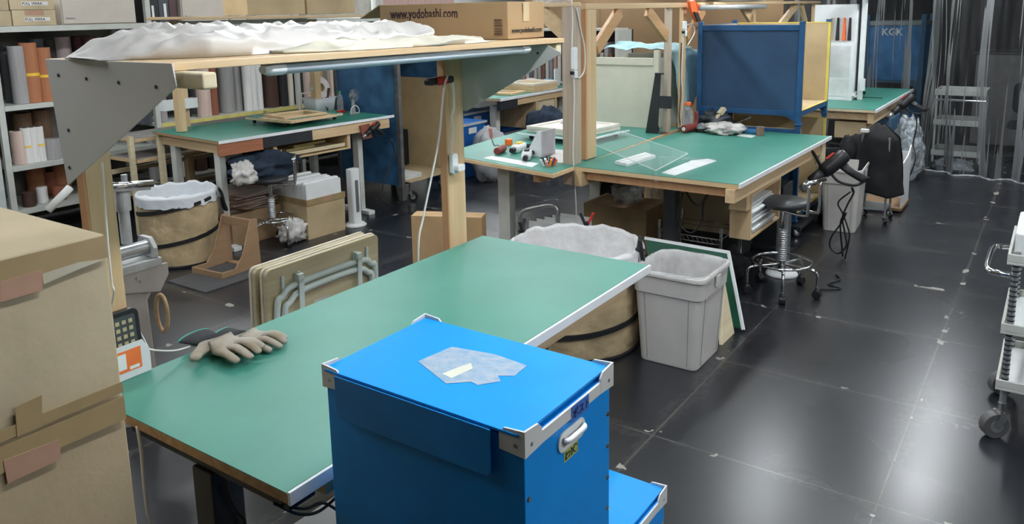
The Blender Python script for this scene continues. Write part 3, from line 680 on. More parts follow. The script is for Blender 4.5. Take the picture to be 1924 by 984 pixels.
t = thing('paper_carton', 'white carton with red lettering beneath the near corner of the bench', 'box', (-1.55, 1.34, 0))
B().box(-1.70, -1.42, 1.22, 1.56, .0, .62).obj('box_body', WHITE, t, bevel=.003)
text('k', .09, frame((1, 0, 0), (0, 0, 1), (-1.655, 1.2195, .52)), RED, t, bold=.003)

# two folded tables leaning behind the bench
HGM = None
def gun_between(label, a, c, grip, s=1.0):
    a, c, g = V(a), V(c), V(grip); x = (c - a).normalized(); z = -((g - a) - x * (g - a).dot(x)).normalized(); y = z.cross(x)
    return heat_gun(label, tuple(a), Matrix((x, y, z)).transposed(), s)
def fold_table(label, x, dy, back=False):
    t = thing('folding_table', label, 'folding table', (x, 2.45 + dy, 0), 0)
    rl = Matrix.Translation((x, 0, 0)) @ Matrix.Rotation(math.radians(-3), 4, 'Y') @ Matrix.Diagonal((-1, 1, 1, 1))
    rl = Matrix.Translation((x, 0, 0)) @ Matrix.Rotation(math.radians(3), 4, 'Y')
    y0, y1, zt_ = 2.105 + dy, 2.80 + dy, .955
    fr = rl @ frame((0, 1, 0), (0, 0, 1), (0, 0, 0))
    B().rrect([(y0, y1, 0, zt_, -.012, .03), (y0, y1, 0, zt_, .012, .03)], .03, m=fr).obj('table_top', BEIGEW, t, bevel=.002)
    B().rrect([(y0 - .004, y1 + .004, -.0, zt_ + .004, -.028, .03), (y0 - .004, y1 + .004, -.0, zt_ + .004, -.0125, .03)], .03, m=fr).obj('laminate_rim', mat('cream_rim', (.75, .68, .55), .45), t, bevel=.003)
    if not back:
        PG = mat('mint_steel', (.62, .72, .68), .35, var=.03)
        for k, (i, d) in enumerate(((0, .022), (.038, .026))):
            ya, yb, zz_ = y0 + .04 + i, y1 - .035 - i * .7, zt_ - .10 - i
            pts = [(ya, .1), (ya, zz_ - .12), (ya + .035, zz_ - .035), (ya + .12, zz_), (yb - .12, zz_), (yb - .035, zz_ - .035), (yb, zz_ - .12), (yb, .1)]
            B().tube([fr @ V((a, b, d + .002)) for a, b in pts], .0155, n=10).obj('folded_leg', PG, t, smooth=True)
        for yy in (y0 + .165, y1 - .165):
            b_ = B(); b_.box(yy - .014, yy + .014, zt_ - .55, zt_ - .075, .046, .05, fr); b_.box(yy - .014, yy + .014, zt_ - .09, zt_ - .05, .0125, .05, fr)
            o = b_.obj('leg_stay', PG, t, bevel=.001)
            b_ = B()
            for s in (-1, 1): b_.box(yy + s * .045 - .035 * (1 if yy < 2.45 + dy else -1) - .008, yy + s * .045 - .035 * (1 if yy < 2.45 + dy else -1) + .008, zt_ - .13, zt_ - .045, .0125, .02, fr)
            b_.obj('pivot_bracket', PG, t, bevel=.001)
        B().box(2.37 + dy, 2.47 + dy, .66, .735, .0123, .0128, fr).obj('rating_label', mat('label_grey', (.62, .62, .6), .6), t)
        text('MODEL', .016, fr @ Matrix.Translation((2.375 + dy, .712, .0130)), INK, t) if False else None
        B().box(2.425 + dy, 2.44 + dy, .775, .82, .0123, .0128, fr).obj('pink_sticker', mat('pink_sticker', (.7, .4, .35), .6), t)
    return t
fold_table('wood-grain folding table with pale green folded legs, leaning just behind the bench', -2.845, 0)
fold_table('folding table mostly hidden behind the one with pale green legs', -2.905, -.012, True)
# brown carton behind the far post
t = carton('cardboard_box', 'light brown flat carton standing behind the far post of the overhead shelf', -.26 - 3.55, .26 - 3.55, 4.22, 4.36, 0, .62, mat('carton_light', (.5, .33, .17), .75, var=.04), rz=math.radians(24))
# ---------------------------------------------------------------- left side: storage rack with material rolls
t = thing('storage_rack', 'long grey steel shelving rack along the left wall, filled with rolls', 'shelving', (-8.4, 6.2, 0))
RX0, RX1 = -8.75, -8.0
for y in (3.27, 4.8, 6.75, 8.9):
    for x in (RX0, RX1 - .05): B().box(x, x + .05, y, y + .055, 0, 2.42).obj('upright', RACKG, t, bevel=.003)
shelves = [(3.325, 4.8, 1.27), (3.325, 4.8, .70), (3.325, 4.8, .28), (4.855, 6.75, .915), (4.855, 6.75, .28), (6.805, 8.9, .915), (6.805, 8.9, .28)]
for ya, yb, z in shelves:
    o = B().box(RX0 + .03, RX1 - .012, ya, yb, z - .035, z).obj('shelf', RACKG, t, bevel=.002)
    B().box(RX1 - .0115, RX1 - .002, ya + .002, yb - .002, z - .045, z + .003).obj('shelf_edge', mat('yellow_edge', (.62, .56, .18), .5) if z == .915 else RACKG, o, bevel=.001)
B().box(RX0, RX1, 3.2, 9.0, 1.945, 2.0).obj('top_shelf', RACKG, t, bevel=.003)
B().box(RX0 - .02, RX0 - .002, 3.27, 9.0, .02, 2.42).obj('back_panel', mat('rack_back', (.2, .19, .17), .7), t)
struct(B().box(-9.55, -8.02, 3.0, 3.24, 0, CEIL - .002).obj('wall_partition', mat('textured_paint', (.56, .6, .59), .8, var=.03, bump=.4, bscale=60)))
RC = {'light grey': (.36, .35, .35), 'dark grey': (.1, .1, .11), 'orange-brown': (.42, .17, .08), 'slate': (.08, .09, .11), 'mauve': (.32, .26, .26), 'plum': (.09, .035, .045), 'reddish brown': (.26, .09, .05), 'pale pink': (.6, .46, .4), 'grey': (.3, .3, .29), 'white': (.7, .7, .68), 'dark brown': (.07, .035, .025), 'black': (.02, .02, .02), 'brown': (.22, .13, .08), 'tan': (.45, .3, .15), 'cream': (.65, .6, .5), 'navy': (.03, .04, .06)}
ORD = ['first', 'second', 'third', 'fourth', 'fifth', 'sixth', 'seventh', 'eighth', 'ninth', 'tenth', 'eleventh', 'twelfth', 'thirteenth', 'fourteenth', 'fifteenth', 'sixteenth']
def roll(colour, px, zb, h, r, depth, label, group, lean=0, band=False):
    xx = RX1 - .06 - r - depth
    p = atX(px, 200, xx)
    # solve along the shelf: the roll's foot seen at column px
    d = ray(px, 200)
    y = p.y
    for _ in range(3):
        q = V((xx, y, zb + h * .3 - H)); v = AX @ q; sx = CX - F * v.x / v.z
        y += (px - sx) * .0055
    m_ = mat('roll_' + colour.replace(' ', '_').replace('-', '_'), RC[colour], .7, var=.05, scale=3, stretch=(20, 20, 1))
    t = thing('material_roll', label, 'roll', (xx, y, zb + .001), 0, group)
    B().cyl((0, 0, 0), (lean, 0, h), r, n=20).obj('wound_sheet', m_, t, local=True, bevel=.004)
    if h > .2: B().cyl((lean * 1.0, 0, h + .0005), (lean, 0, h + .002), r * .55, n=16).obj('core_opening', DARK, t, local=True)
    if band: B().cyl((lean * .45, 0, h * .45), (lean * .5, 0, h * .5), r + .002, n=20).obj('tape_band', YELLOW, t, local=True)
    return t
def rolls(lst, zb, where, group):
    for i, (c, px, h, r, dp, *k) in enumerate(lst):
        roll(c, px, zb, h, r, dp, f"{c} material roll, {ORD[i]} from the left on the {where}", group, band=bool(k and k[0]))
rolls([('dark grey', 18, .56, .05, .25), ('light grey', 37, .545, .068, .0), ('orange-brown', 60, .57, .075, 0, 1), ('orange-brown', 86, .52, .072, .0, 1), ('slate', 76, .6, .07, .3), ('black', 100, .585, .075, .3), ('mauve', 124, .61, .078, .25), ('plum', 160, .61, .09, .28), ('plum', 178, .6, .07, .1)], 1.27, 'upper left shelf of the rack', 'rolls on the upper left rack shelf')
rolls([('pale pink', 36, .32, .06, .0), ('brown', 47, .44, .085, .4), ('white', 52, .34, .045, .0, 1), ('white', 64, .34, .045, .0), ('white', 76, .34, .045, .0, 1), ('brown', 82, .45, .09, .4), ('light grey', 98, .2, .08, .0), ('grey', 112, .2, .06, .05)], .70, 'second left shelf of the rack', 'rolls on the second left rack shelf')
rolls([('dark brown', 55, .14, .06, .0), ('orange-brown', 70, .3, .09, .4), ('white', 80, .16, .05, .05), ('reddish brown', 100, .24, .09, .35), ('orange-brown', 118, .3, .08, .3), ('reddish brown', 112, .14, .06, .02)], .28, 'bottom left shelf of the rack', 'rolls on the bottom left rack shelf')
rolls([('slate', 268, .62, .08, .1), ('light grey', 300, .62, .07, .1), ('navy', 345, .52, .075, .2), ('grey', 362, .6, .05, .4), ('pale pink', 383, .58, .08, .0, 0), ('reddish brown', 399, .66, .062, .05), ('grey', 425, .66, .10, .1), ('light grey', 447, .66, .06, .15), ('white', 466, .6, .055, .0), ('white', 477, .6, .045, .0), ('white', 487, .6, .045, .02)], .915, 'yellow-edged middle rack shelf', 'rolls on the middle rack shelf')
rolls([('light grey', 290, .56, .06, .05), ('navy', 318, .52, .08, .1), ('white', 345, .52, .07, .0), ('dark brown', 375, .54, .08, .1), ('black', 400, .5, .075, .1)], .28, 'bottom middle rack shelf', 'rolls on the bottom middle rack shelf')
rolls([('dark brown', 508, .62, .10, .02), ('black', 532, .64, .06, .0), ('cream', 546, .66, .04, .0), ('black', 560, .66, .07, .05), ('pale pink', 575, .66, .06, .05), ('tan', 596, .7, .08, .05)], .915, 'right rack shelf beyond the clutter', 'rolls on the right rack shelf')
for i, (px, w) in enumerate(((618, .3), (646, .12), (662, .1))):
    p = atX(px, 160, -8.1)
    tag(B().box(-8.12, -8.06, p.y, p.y + w, .92, 1.68).obj('veneer_board', mat('veneer_pink_%d' % i, [(.62, .5, .42), (.52, .33, .28), (.62, .5, .42)][i], .6, var=.08, scale=4, stretch=(1, 12, .5)), bevel=.002), ['wide pale veneer board upright on the rack behind the clutter', 'narrow reddish veneer board between two paler boards', 'narrow pale veneer board next to the blue steel cage'][i], 'board')
# boxes on top of the rack
LBL = mat('paper_label', (.72, .72, .7), .6)
def topbox(label, ya, yb, z0, z1, txt=True, m=CARDW):
    t = carton('cardboard_box', label, -8.4, -8.02, ya, yb, z0, z1, m)
    B().box(-8.0145, -8.0135, ya + .11, yb - .11, z1 - .05, z1 - .004).obj('tape', TAPEP, t)
    if txt:
        B().box(-8.0125, -8.011, ya + .1, yb - .06, z0 + .04, z0 + .075).obj('paper_label', LBL, t)
        text('FULL VERRA', .033, frame((0, 1, 0), (0, 0, 1), (-8.0105, ya + .105, z0 + .046)), INK, t, bold=.0008)
topbox('lower labelled cardboard box on top of the rack at the left', 3.50, 3.89, 2.002, 2.145)
topbox('upper labelled cardboard box on top of the rack at the left', 3.49, 3.885, 2.148, 2.29)
topbox('lower cardboard box at the very left end of the rack top', 3.22, 3.49, 2.002, 2.14, False)
topbox('upper cardboard box at the very left end of the rack top', 3.22, 3.48, 2.143, 2.28, False)
CAB = mat('cabinet_beige', (.56, .51, .45), .5, var=.02)
def cabinet(label, ya, yb, m=CAB):
    t = thing('cabinet', label, 'cabinet', (-8.3, (ya + yb) / 2, 2.002))
    B().box(-8.55, -8.06, ya, yb, 2.002, 2.5).obj('body', m, t, bevel=.003)
    B().box(-8.0595, -8.045, ya + .01, yb - .01, 2.01, 2.49).obj('door', m, t, bevel=.003)
    B().box(-8.0445, -8.03, ya + .04, ya + .12, 2.06, 2.072).obj('handle', STEEL, t)
cabinet('beige cabinet on top of the rack next to the labelled boxes', 3.96, 4.72)
t = thing('file_box', 'black and grey file holder with white labels on top of the rack', 'file holder', (-8.2, 5.0, 2.002))
B().box(-8.4, -8.05, 4.80, 4.98, 2.002, 2.4).obj('holder', BLACK, t, bevel=.004)
B().box(-8.4, -8.05, 4.985, 5.10, 2.002, 2.38).obj('holder', mat('slate_plastic', (.06, .07, .09), .5), t, bevel=.004)
B().box(-8.4, -8.05, 5.105, 5.19, 2.002, 2.36).obj('holder', mat('plum_plastic', (.08, .04, .045), .5), t, bevel=.004)
B().box(-8.0495, -8.048, 4.9, 4.925, 2.03, 2.18).box(-8.0495, -8.048, 5.04, 5.07, 2.05, 2.2).obj('white_label', WHITE, t)
cabinet('beige cabinet beyond the black file holders', 5.25, 5.85)
cabinet('narrow cream cabinet third along the rack top', 5.88, 6.1, mat('cream_paint', (.66, .62, .55), .5))
cabinet('beige cabinet with a small handle above the middle of the rack', 6.12, 6.9)
# wood storage unit behind the left bench
t = thing('wooden_shelf_unit', 'low wooden shelf unit with pale posts between the rack and the left workbench', 'shelving', (-7.35, 4.9, 0))
for x, y in ((-7.62, 3.98), (-7.16, 3.98), (-7.62, 5.9), (-7.16, 5.9)): B().box(x, x + .045, y, y + .045, 0, .96).obj('post', PALEW, t, bevel=.002)
for z in (.70, .90): B().box(-7.62, -7.11, 4.03, 5.89, z, z + .03).obj('shelf', PINEX, t, bevel=.002); B().box(-7.6, -7.13, 4.04, 5.88, z + .0305, z + .036).obj('grey_mat', mat('grey_mat', (.3, .29, .28), .7), t)
for z in (.3, .55): B().box(-7.62, -7.575, 4.03, 5.89, z, z + .04).obj('rail', PALEW, t)
t = thing('support_post', 'square timber post with a white box on it behind the left workbench', 'post', (-7.15, 4.6, 0))
pp = atZ(336, 235, 1.0)
B().box(-7.25, -7.18, 4.30 + .3, 4.37 + .3, 0, 1.55).obj('post', PINEZ, t, bevel=.002)
a_ = atX(301, 190, -7.14); c_ = atX(366, 190, -7.14)
B().box(-7.175, -7.09, a_.y, c_.y, 1.16, 1.26).obj('white_bracket', WHITE, t, bevel=.004)

# ---------------------------------------------------------------- left workbench
RZ = math.radians(-4.2); LX, LY = -5.91, 4.09
def lt(x, y, z=0): return Matrix.Translation((LX, LY, 0)) @ Matrix.Rotation(RZ, 4, 'Z') @ V((x, y, z))
t = thing('workbench', 'left workbench with green top and orange and black edge panels, cluttered at its far end', 'workbench', (LX, LY, 0), RZ)
def lb(b_, name, m, par=None, **k): return b_.obj(name, m, par or t, local=True, **k)
lb(B().box(-1.13, 0, 0, 2.0, .968, .992), 'top_board', PLY, bevel=.001)
lb(B().box(-1.13, -.004, .002, 2.0, .9923, .9955), 'green_surface', mat('bench_green_deep', (.03, .24, .17), .4, var=.04, scale=3))
lb(B().box(.0003, .01, 0, 2.03, .972, .998), 'edge_strip', WTRIM, bevel=.001)
lb(B().box(-.032, -.004, .0, .44, .862, .9675), 'apron_panel', wood('rust_panel', (.4, .16, .08), (.32, .12, .06), 1), bevel=.001)
lb(B().box(-.03, -.004, .445, .98, .872, .9675), 'apron_panel', mat('black_panel', (.025, .028, .033), .5), bevel=.001)
lb(B().box(-.032, -.004, .985, 1.97, .87, .9675), 'apron_panel', PINE, bevel=.001)
lb(B().box(-1.069, -.034, .05, .075, .87, .9675), 'end_apron', PINEX, bevel=.001)
for y in (.06, 1.62):
    lb(B().box(-.2, -.11, y, y + .06, .04, .9), 'leg', PGREY, bevel=.004)
    lb(B().box(-.95, -.86, y, y + .06, .04, .9), 'leg', PGREY, bevel=.004)
    lb(B().box(-1.05, .02, y - .01, y + .07, .0, .0395), 'foot', WHITE, bevel=.004)
    lb(B().box(-1.05, -.05, y, y + .06, .9005, .9675), 'top_bar', PGREY, bevel=.004)
lb(B().box(-1.12, -1.07, .02, .07, 0, .9675), 'corner_post', PALEW, bevel=.002)
dr = lb(B().box(-.62, -.03, .56, .6, .72, .87).box(-.62, -.03, 1.42, 1.46, .72, .87).box(-.62, -.03, .6, 1.42, .72, .735).box(-.62, -.6, .6, 1.42, .735, .87), 'drawer_case', PINE, bevel=.002)
lb(B().box(-.58, -.045, .66, 1.40, .75, .765).box(-.06, -.045, .66, 1.4, .7655, .785).box(-.58, -.045, .645, .66, .75, .82), 'tray', PALEW, dr, bevel=.001)
t2 = thing('paper_clutter', 'yellowish papers lying in the tray under the left workbench', 'papers', tuple(lt(-.3, 1.0, .766)))
B().box(-.1, .1, -.2, .15, .0, .02).box(-.08, .09, -.1, .3, .021, .045).obj('sheets', mat('yellow_paper', (.5, .42, .2), .8), t2, local=True)
gun_between('black heat gun in a red-brown holder at the right end of the left workbench', atX(704, 238, -5.74), atX(682, 258, -5.76), atX(735, 262, -5.74), .85)
tag(B().prism([atX(675, 236, -5.79), atX(692, 232, -5.79), atX(697, 258, -5.79), atX(680, 262, -5.79)], (.02, 0, 0)).obj('tool_holder', mat('red_brown', (.28, .09, .06), .5)), 'red-brown leather tool holder on the edge of the left workbench', 'holder')
cable('black cord hanging in loops from the heat gun on the left bench to the floor', [atX(735, 262, -5.72), atX(741, 285, -5.72), atX(735, 310, -5.72), atX(722, 335, -5.72), atX(718, 360, -5.72), atX(712, 372, -5.72), V((-5.7, 6.0, .01))], .006, BCORD)
# things on the left workbench
ZL = .9965
def onb(px, py, z=ZL):
    p = atZ(px, py, z) - V((LX, LY, 0)); q_ = Matrix.Rotation(-RZ, 3, 'Z') @ p
    q_.x = min(-.06, max(-1.0, q_.x)); q_.y = min(1.86, max(.06, q_.y))
    return lt(q_.x, q_.y, z)
tt = thing('dolly_board', 'square green-topped dolly board on small wheels on the left workbench', 'dolly', tuple(onb(553, 228)), RZ)
B().box(-.30, .32, -.36, .36, .045, .065).obj('deck', PALEW, tt, local=True, bevel=.001)
B().box(-.295, .315, -.355, .355, .0655, .069).obj('green_surface', GREEN, tt, local=True)
for x, y in ((-.24, -.3), (.26, -.3), (.26, .3), (-.24, .3)): B().cyl((x, y - .01, .018), (x, y + .01, .018), .0175, n=14).obj('wheel', BLACK, tt, local=True); 
for x, y in ((-.24, -.3), (.26, -.3), (.26, .3), (-.24, .3)): B().box(x - .02, x + .02, y - .02, y + .02, .037, .0445).obj('wheel_plate', STEEL, tt, local=True)
def frame_obj(name, label, at, rz, w, h, bw, th, m, inner=None, group=None):
    f = thing(name, label, 'frame', at, rz, group)
    for a in ((-w / 2, w / 2, -h / 2, -h / 2 + bw), (-w / 2, w / 2, h / 2 - bw, h / 2), (-w / 2, -w / 2 + bw, -h / 2 + bw + .0005, h / 2 - bw - .0005), (w / 2 - bw, w / 2, -h / 2 + bw + .0005, h / 2 - bw - .0005)):
        B().box(*a, 0, th).obj('rail', m, f, local=True, bevel=.002)
    if inner: B().box(-w / 2 + bw + .001, w / 2 - bw - .001, -h / 2 + bw + .001, h / 2 - bw - .001, .002, .008).obj('backing', inner, f, local=True)
    return f
c0 = onb(560, 222, 1.07)
frame_obj('picture_frame', 'lower bare wooden frame on the green dolly board, left workbench', (c0.x, c0.y, 1.067), RZ + .05, .48, .55, .05, .025, PINE)
frame_obj('picture_frame', 'upper smaller wooden frame, topmost on the dolly of the left workbench', (c0.x - .06, c0.y + .02, 1.093), RZ - .1, .40, .46, .045, .02, PINE)
def clutter(kind, label, cat, px, py, **k):
    p = onb(px, py, k.get('z', ZL)); return thing(kind, label, cat, tuple(p), k.get('rz', 0))
t = clutter('plastic_tub', 'milky plastic tub of tools on the left workbench', 'tub', 550, 203)
B().rrect([(-.10, .10, -.13, .13, 0), (-.12, .12, -.15, .15, .15)], .03, cap1=False).obj('tub_wall', MILK, t, local=True, smooth=True, solid=.003)
B().rrect([(-.128, .128, -.158, .158, .145), (-.128, .128, -.158, .158, .152)], .03, cap0=False, cap1=False).obj('rim', WHITE, t, local=True, solid=.004)
tp_ = clutter('tape_roll', 'wide white roll of printed tape standing in the tub', 'tape', 556, 203)
m_ = Matrix.Translation((0, 0, .155 + .1)) @ Matrix.Rotation(math.radians(75), 4, 'Y')
B().loft([[m_ @ V((r * math.cos(a), r * math.sin(a), z)) for a in [i * math.pi / 14 for i in range(28)]] for r, z in ((.05, -.035), (.12, -.035), (.12, .035), (.05, .035), (.05, -.035))], False, False).obj('tape', mat('printed_white', (.72, .74, .74), .4, col2=(.6, .45, .4), scale=22), tp_, local=True)
B().loft([[m_ @ V((r * math.cos(a), r * math.sin(a), z)) for a in [i * math.pi / 14 for i in range(28)]] for r, z in ((.044, -.036), (.0495, -.036), (.0495, .036), (.044, .036), (.044, -.036))], False, False).obj('core', CARD, tp_, local=True)
t = clutter('parts_box', 'white box with a blue mark beside the plastic tub', 'box', 592, 205)
B().box(-.08, .08, -.14, .12, 0, .10).obj('box_body', WHITE, t, local=True, bevel=.003)
B().box(.0805, .082, -.10, .0, .02, .065).obj('blue_mark', mat('blue_mark', (.02, .05, .4), .5), t, local=True)
for i, (px, py, s, m, lab) in enumerate(((602, 203, (.07, .09, .05), BUBBLE, 'crumpled white cloth in front of the white parts box'), (622, 203, (.05, .08, .045), WHITE, 'white spray head and rags at the far end of the left workbench'), (612, 196, (.09, .07, .06), mat('dark_tools', (.07, .06, .06), .6), 'dark heap of hand tools behind the rags on the left workbench'), (575, 198, (.05, .06, .07), mat('grey_tools', (.25, .25, .25), .5), 'grey heap of scrapers behind the tub on the left workbench'))):
    p = onb(px, py); crumple('rag' if i < 2 else 'tool_heap', lab, 'rag' if i < 2 else 'tools', (p.x, p.y, ZL), s, m, .5, 2.5, i)
def stick(kind, label, cat, px, py, h, dx, dy, m, r=.008, z=ZL):
    p = onb(px, py, z)
    t = thing(kind, label, cat, tuple(p))
    B().cyl((0, 0, .0), (dx, dy, h), r, n=10).obj('shaft', m, t, local=True)
    B().cyl((dx * .6, dy * .6, h * .6), (dx * 1.02, dy * 1.02, h * 1.02), r * 1.8, n=12).obj('handle', m, t, local=True, bevel=.002)
stick('screwdriver', 'black screwdriver standing behind the tub on the left workbench', 'screwdriver', 583, 195, .22, .0, .04, BLACK)
stick('brush', 'dark brush leaning at the far end of the left workbench', 'brush', 622, 207, .24, -.02, .1, mat('dark_wood', (.05, .025, .02), .5), .009)
t = clutter('clamp_tool', 'small red clamp standing beside the dolly board', 'clamp', 641, 212)
B().cyl((0, 0, 0), (0, 0, .14), .008, n=8).obj('spindle', DKRED, t, local=True); B().box(-.02, .02, -.05, .05, 0, .03).obj('jaw', RED, t, local=True, bevel=.004)
t = clutter('water_bottle', 'clear plastic bottle with a green cap on the left workbench', 'bottle', 659, 209)
B().lathe([(.03, 0), (.034, .01), (.034, .15), (.03, .17), (.014, .2), (.014, .21)], n=20).obj('bottle_body', CLEAR, t, local=True, smooth=True)
B().cyl((0, 0, .211), (0, 0, .235), .016, n=14).obj('cap', mat('green_cap', (.05, .35, .15), .4), t, local=True)
t = clutter('desk_fan', 'small grey desk fan with round grille on the left workbench', 'fan', 672, 213)
B().lathe([(.05, 0), (.05, .012), (.02, .02), (.016, .15)], n=24).obj('stand', mat('fan_grey', (.3, .31, .31), .4), t, local=True, smooth=True)
b_ = B()
for r in (.068, .05, .03): b_.tube([V((.02, r * math.cos(a), .2 + r * math.sin(a))) for a in [i * math.pi / 12 for i in range(24)]], .0022, n=5, closed=True, smooth=False)
for i in range(12): b_.tube([V((.02, 0, .2)), V((.02, .068 * math.cos(i * math.pi / 6), .2 + .068 * math.sin(i * math.pi / 6)))], .0013, n=4)
b_.obj('grille', STEEL, t, local=True)
b_ = B()
for i in range(4):
    a = i * math.pi / 2; b_.prism([(.0, .01 * math.cos(a), .2 + .01 * math.sin(a)), (.006, .058 * math.cos(a - .4), .2 + .058 * math.sin(a - .4)), (.0, .058 * math.cos(a + .4), .2 + .058 * math.sin(a + .4))], (.0015, 0, 0))
b_.obj('fan_blade', MATS['fan_grey'], t, local=True)
B().cyl((-.03, 0, .2), (.018, 0, .2), .022, n=18).obj('motor_housing', MATS['fan_grey'], t, local=True)
p = onb(688, 211)
cable('white cable coiled on the left workbench beside the small fan', [(p.x, p.y - .05, 1.0), (p.x + .02, p.y - .06, 1.06), (p.x + .02, p.y, 1.09), (p.x + .02, p.y + .05, 1.05), (p.x, p.y + .06, 1.0), (p.x - .05, p.y, 1.0), (p.x, p.y - .04, 1.0)], .006, WCORD, 'charging_cable')
t = clutter('drying_stand', 'bent wire stand with black clips at the back of the left workbench', 'stand', 520, 200)
B().tube([(0, -.25, 0), (0, -.25, .2), (0, -.2, .215), (0, .1, .21), (.0, .2, .2)], .009).obj('wire', mat('beige_wire', (.5, .45, .38), .5), t, local=True, smooth=True)
B().box(-.01, .01, -.05, -.03, .05, .205).box(-.01, .01, .1, .12, .05, .2).obj('clip', BLACK, t, local=True)

# overhead frame and cartons beyond the left bench
t = thing('overhead_shelf', 'second overhead shelf, above the left workbench, carrying plain cartons', 'shelf', (-6.6, 5.0, 2.0))
B().prism([(-6.0, 3.6, 2.035), (-6.0, 6.1, 2.018), (-7.0, 6.1, 2.018), (-7.0, 4.2, 2.03)], (0, 0, .022)).obj('shelf_board', PINE, t, bevel=.002)
B().box(-6.9, -6.83, 4.35, 4.42, .997, 2.02).box(-6.9, -6.83, 5.95, 6.02, .997, 2.02).obj('post', PINEZ, t, bevel=.002) if False else None
B().prism([(-6.72, 4.32, 2.017), (-6.72, 4.45, 2.017), (-6.72, 4.32, 1.6)], (-.05, 0, 0)).obj('brace', PINEO, t, bevel=.002)
B().box(-6.78, -6.70, 4.25, 4.319, 1.0, 2.017).obj('post', PINEZ, t, bevel=.002)
B().box(-6.78, -6.70, 5.9, 5.98, 1.0, 2.005).obj('post', PINEZ, t, bevel=.002)
B().box(-6.35, -6.3, 4.1, 5.5, 1.975, 2.015).obj('lamp_bar', PGREY, t, bevel=.004)
def pc(label, p0, p1, h, m, X, w=.35):
    a, c = atX(p0[0], p0[1], X), atX(p1[0], p1[1], X)
    return carton('cardboard_box', label, X - w, X, a.y, c.y, 2.058, 2.058 + h, m)
pc('plain pale carton on the far overhead shelf, left of two', (466, 30), (574, 30), .4, CARD2, -6.05)
pc('plain brown carton on the far overhead shelf, right of two', (578, 30), (668, 30), .42, CARD, -6.1)
t = thing('striped_board', 'pink striped veneer board leaning behind the printed carton', 'board', (-6.4, 6.9, 0))
PSTR = mat('pink_stripes', (.6, .42, .38), .6, col2=(.5, .33, .3), scale=2, stretch=(26, 26, .4))
B().box(-7.35, -6.2, 7.7, 7.74, 1.2, 2.5).obj('board', PSTR, t)

# ---------------------------------------------------------------- blue steel cage box on casters
t = thing('steel_cage_box', 'scuffed dark blue steel box pallet on casters, open in front with cardboard inside', 'cage box', (-6.3, 6.5, 0))
cx0, cx1, cy0, cy1, cz0, cz1 = -6.76, -5.78, 6.22, 7.15, .2, 1.78
IR = mat('rusty_frame', (.06, .08, .1), .6, col2=(.15, .13, .11), scale=20)
B().box(cx0 + .03, cx1 - .03, cy0 + .01, cy0 + .02, cz0, cz1 - .03).obj('side_panel', OLDBLUE, t)
B().box(cx0 + .01, cx0 + .02, cy0 + .03, cy1 - .03, cz0, cz1 - .03).obj('back_panel', OLDBLUE, t)
B().box(cx0 + .03, cx1 - .03, cy1 - .02, cy1 - .01, cz0, cz1 - .03).obj('side_panel', OLDBLUE, t)
for x in (cx0, cx1 - .05):
    for y in (cy0, cy1 - .05):
        B().box(x, x + .05, y, y + .05, .2, cz1).obj('corner_post', IR, t, bevel=.003)
        B().loft([[V((x + .025 + s * a, y + .025 + s * b, z)) for a, b in ((-1, -1), (1, -1), (1, 1), (-1, 1))] for s, z in ((.028, .04), (.05, .2))]).obj('foot', IR, t)
B().box(cx0 + .05, cx1 - .05, cy0 + .05, cy1 - .05, cz0, cz0 + .02).obj('floor_panel', IR, t)
B().box(cx0 + .02, cx1 - .02, cy0 + .02, cy1 - .02, cz1 - .03, cz1 - .01).obj('roof_panel', mat('mottled_grey', (.07, .08, .085), .7, var=.25, scale=30), t)
for k, (x, y) in enumerate(((cx1 - .03, cy0 + .16), (cx1 - .1, cy1 - .17), (cx0 + .12, cy0 + .16), (cx0 + .12, cy1 - .17))): caster(t, x, y, .055, top=.2, rot=.6)
t = thing('cardboard_liner', 'bent cardboard sheets lining the inside of the blue steel cage', 'cardboard', (-6.2, 6.5, .235))
B().box(cx0 + .1, cx1 - .02, cy0 + .06, cy0 + .07, .24, 1.36).obj('side_sheet', CARD2, t)
B().box(cx0 + .06, cx0 + .07, cy0 + .08, cy1 - .07, .24, 1.36).obj('back_sheet', CARD2, t)
B().box(cx0 + .1, cx1 + .05, cy0 + .08, cy1 - .07, .233, .243).obj('floor_sheet', CARD2, t)
B().box(cx0 + .1, cx1 - .06, cy1 - .068, cy1 - .058, .24, 1.3).obj('side_sheet', CARD2, t)
t = thing('black_case', 'flat black case standing inside the blue steel cage', 'case', (-6.45, 6.7, .245))
B().rrect([(6.65, 7.04, .25, .68, -.04, .02), (6.65, 7.04, .25, .68, .04, .02)], m=frame((0, 1, 0), (0, 0, 1), (-6.45, 0, 0))).obj('shell', FABRIC, t, bevel=.004)
B().box(-6.409, -6.405, 6.80, 6.88, .44, .48).obj('badge', STEEL, t)
t = thing('paper_stack', 'loose stack of white paper on the floor of the blue steel cage', 'paper', (-5.95, 6.3, .245))
b_ = B()
for i in range(6): b_.box(-6.15, -5.83, 6.3, 6.6, .245 + i * .008, .251 + i * .008, Matrix.Translation((-6, 6.45, 0)) @ Matrix.Rotation(rng(-.15, .15), 4, 'Z') @ Matrix.Translation((6, -6.45, 0)))
b_.obj('sheets', WHITE, t)

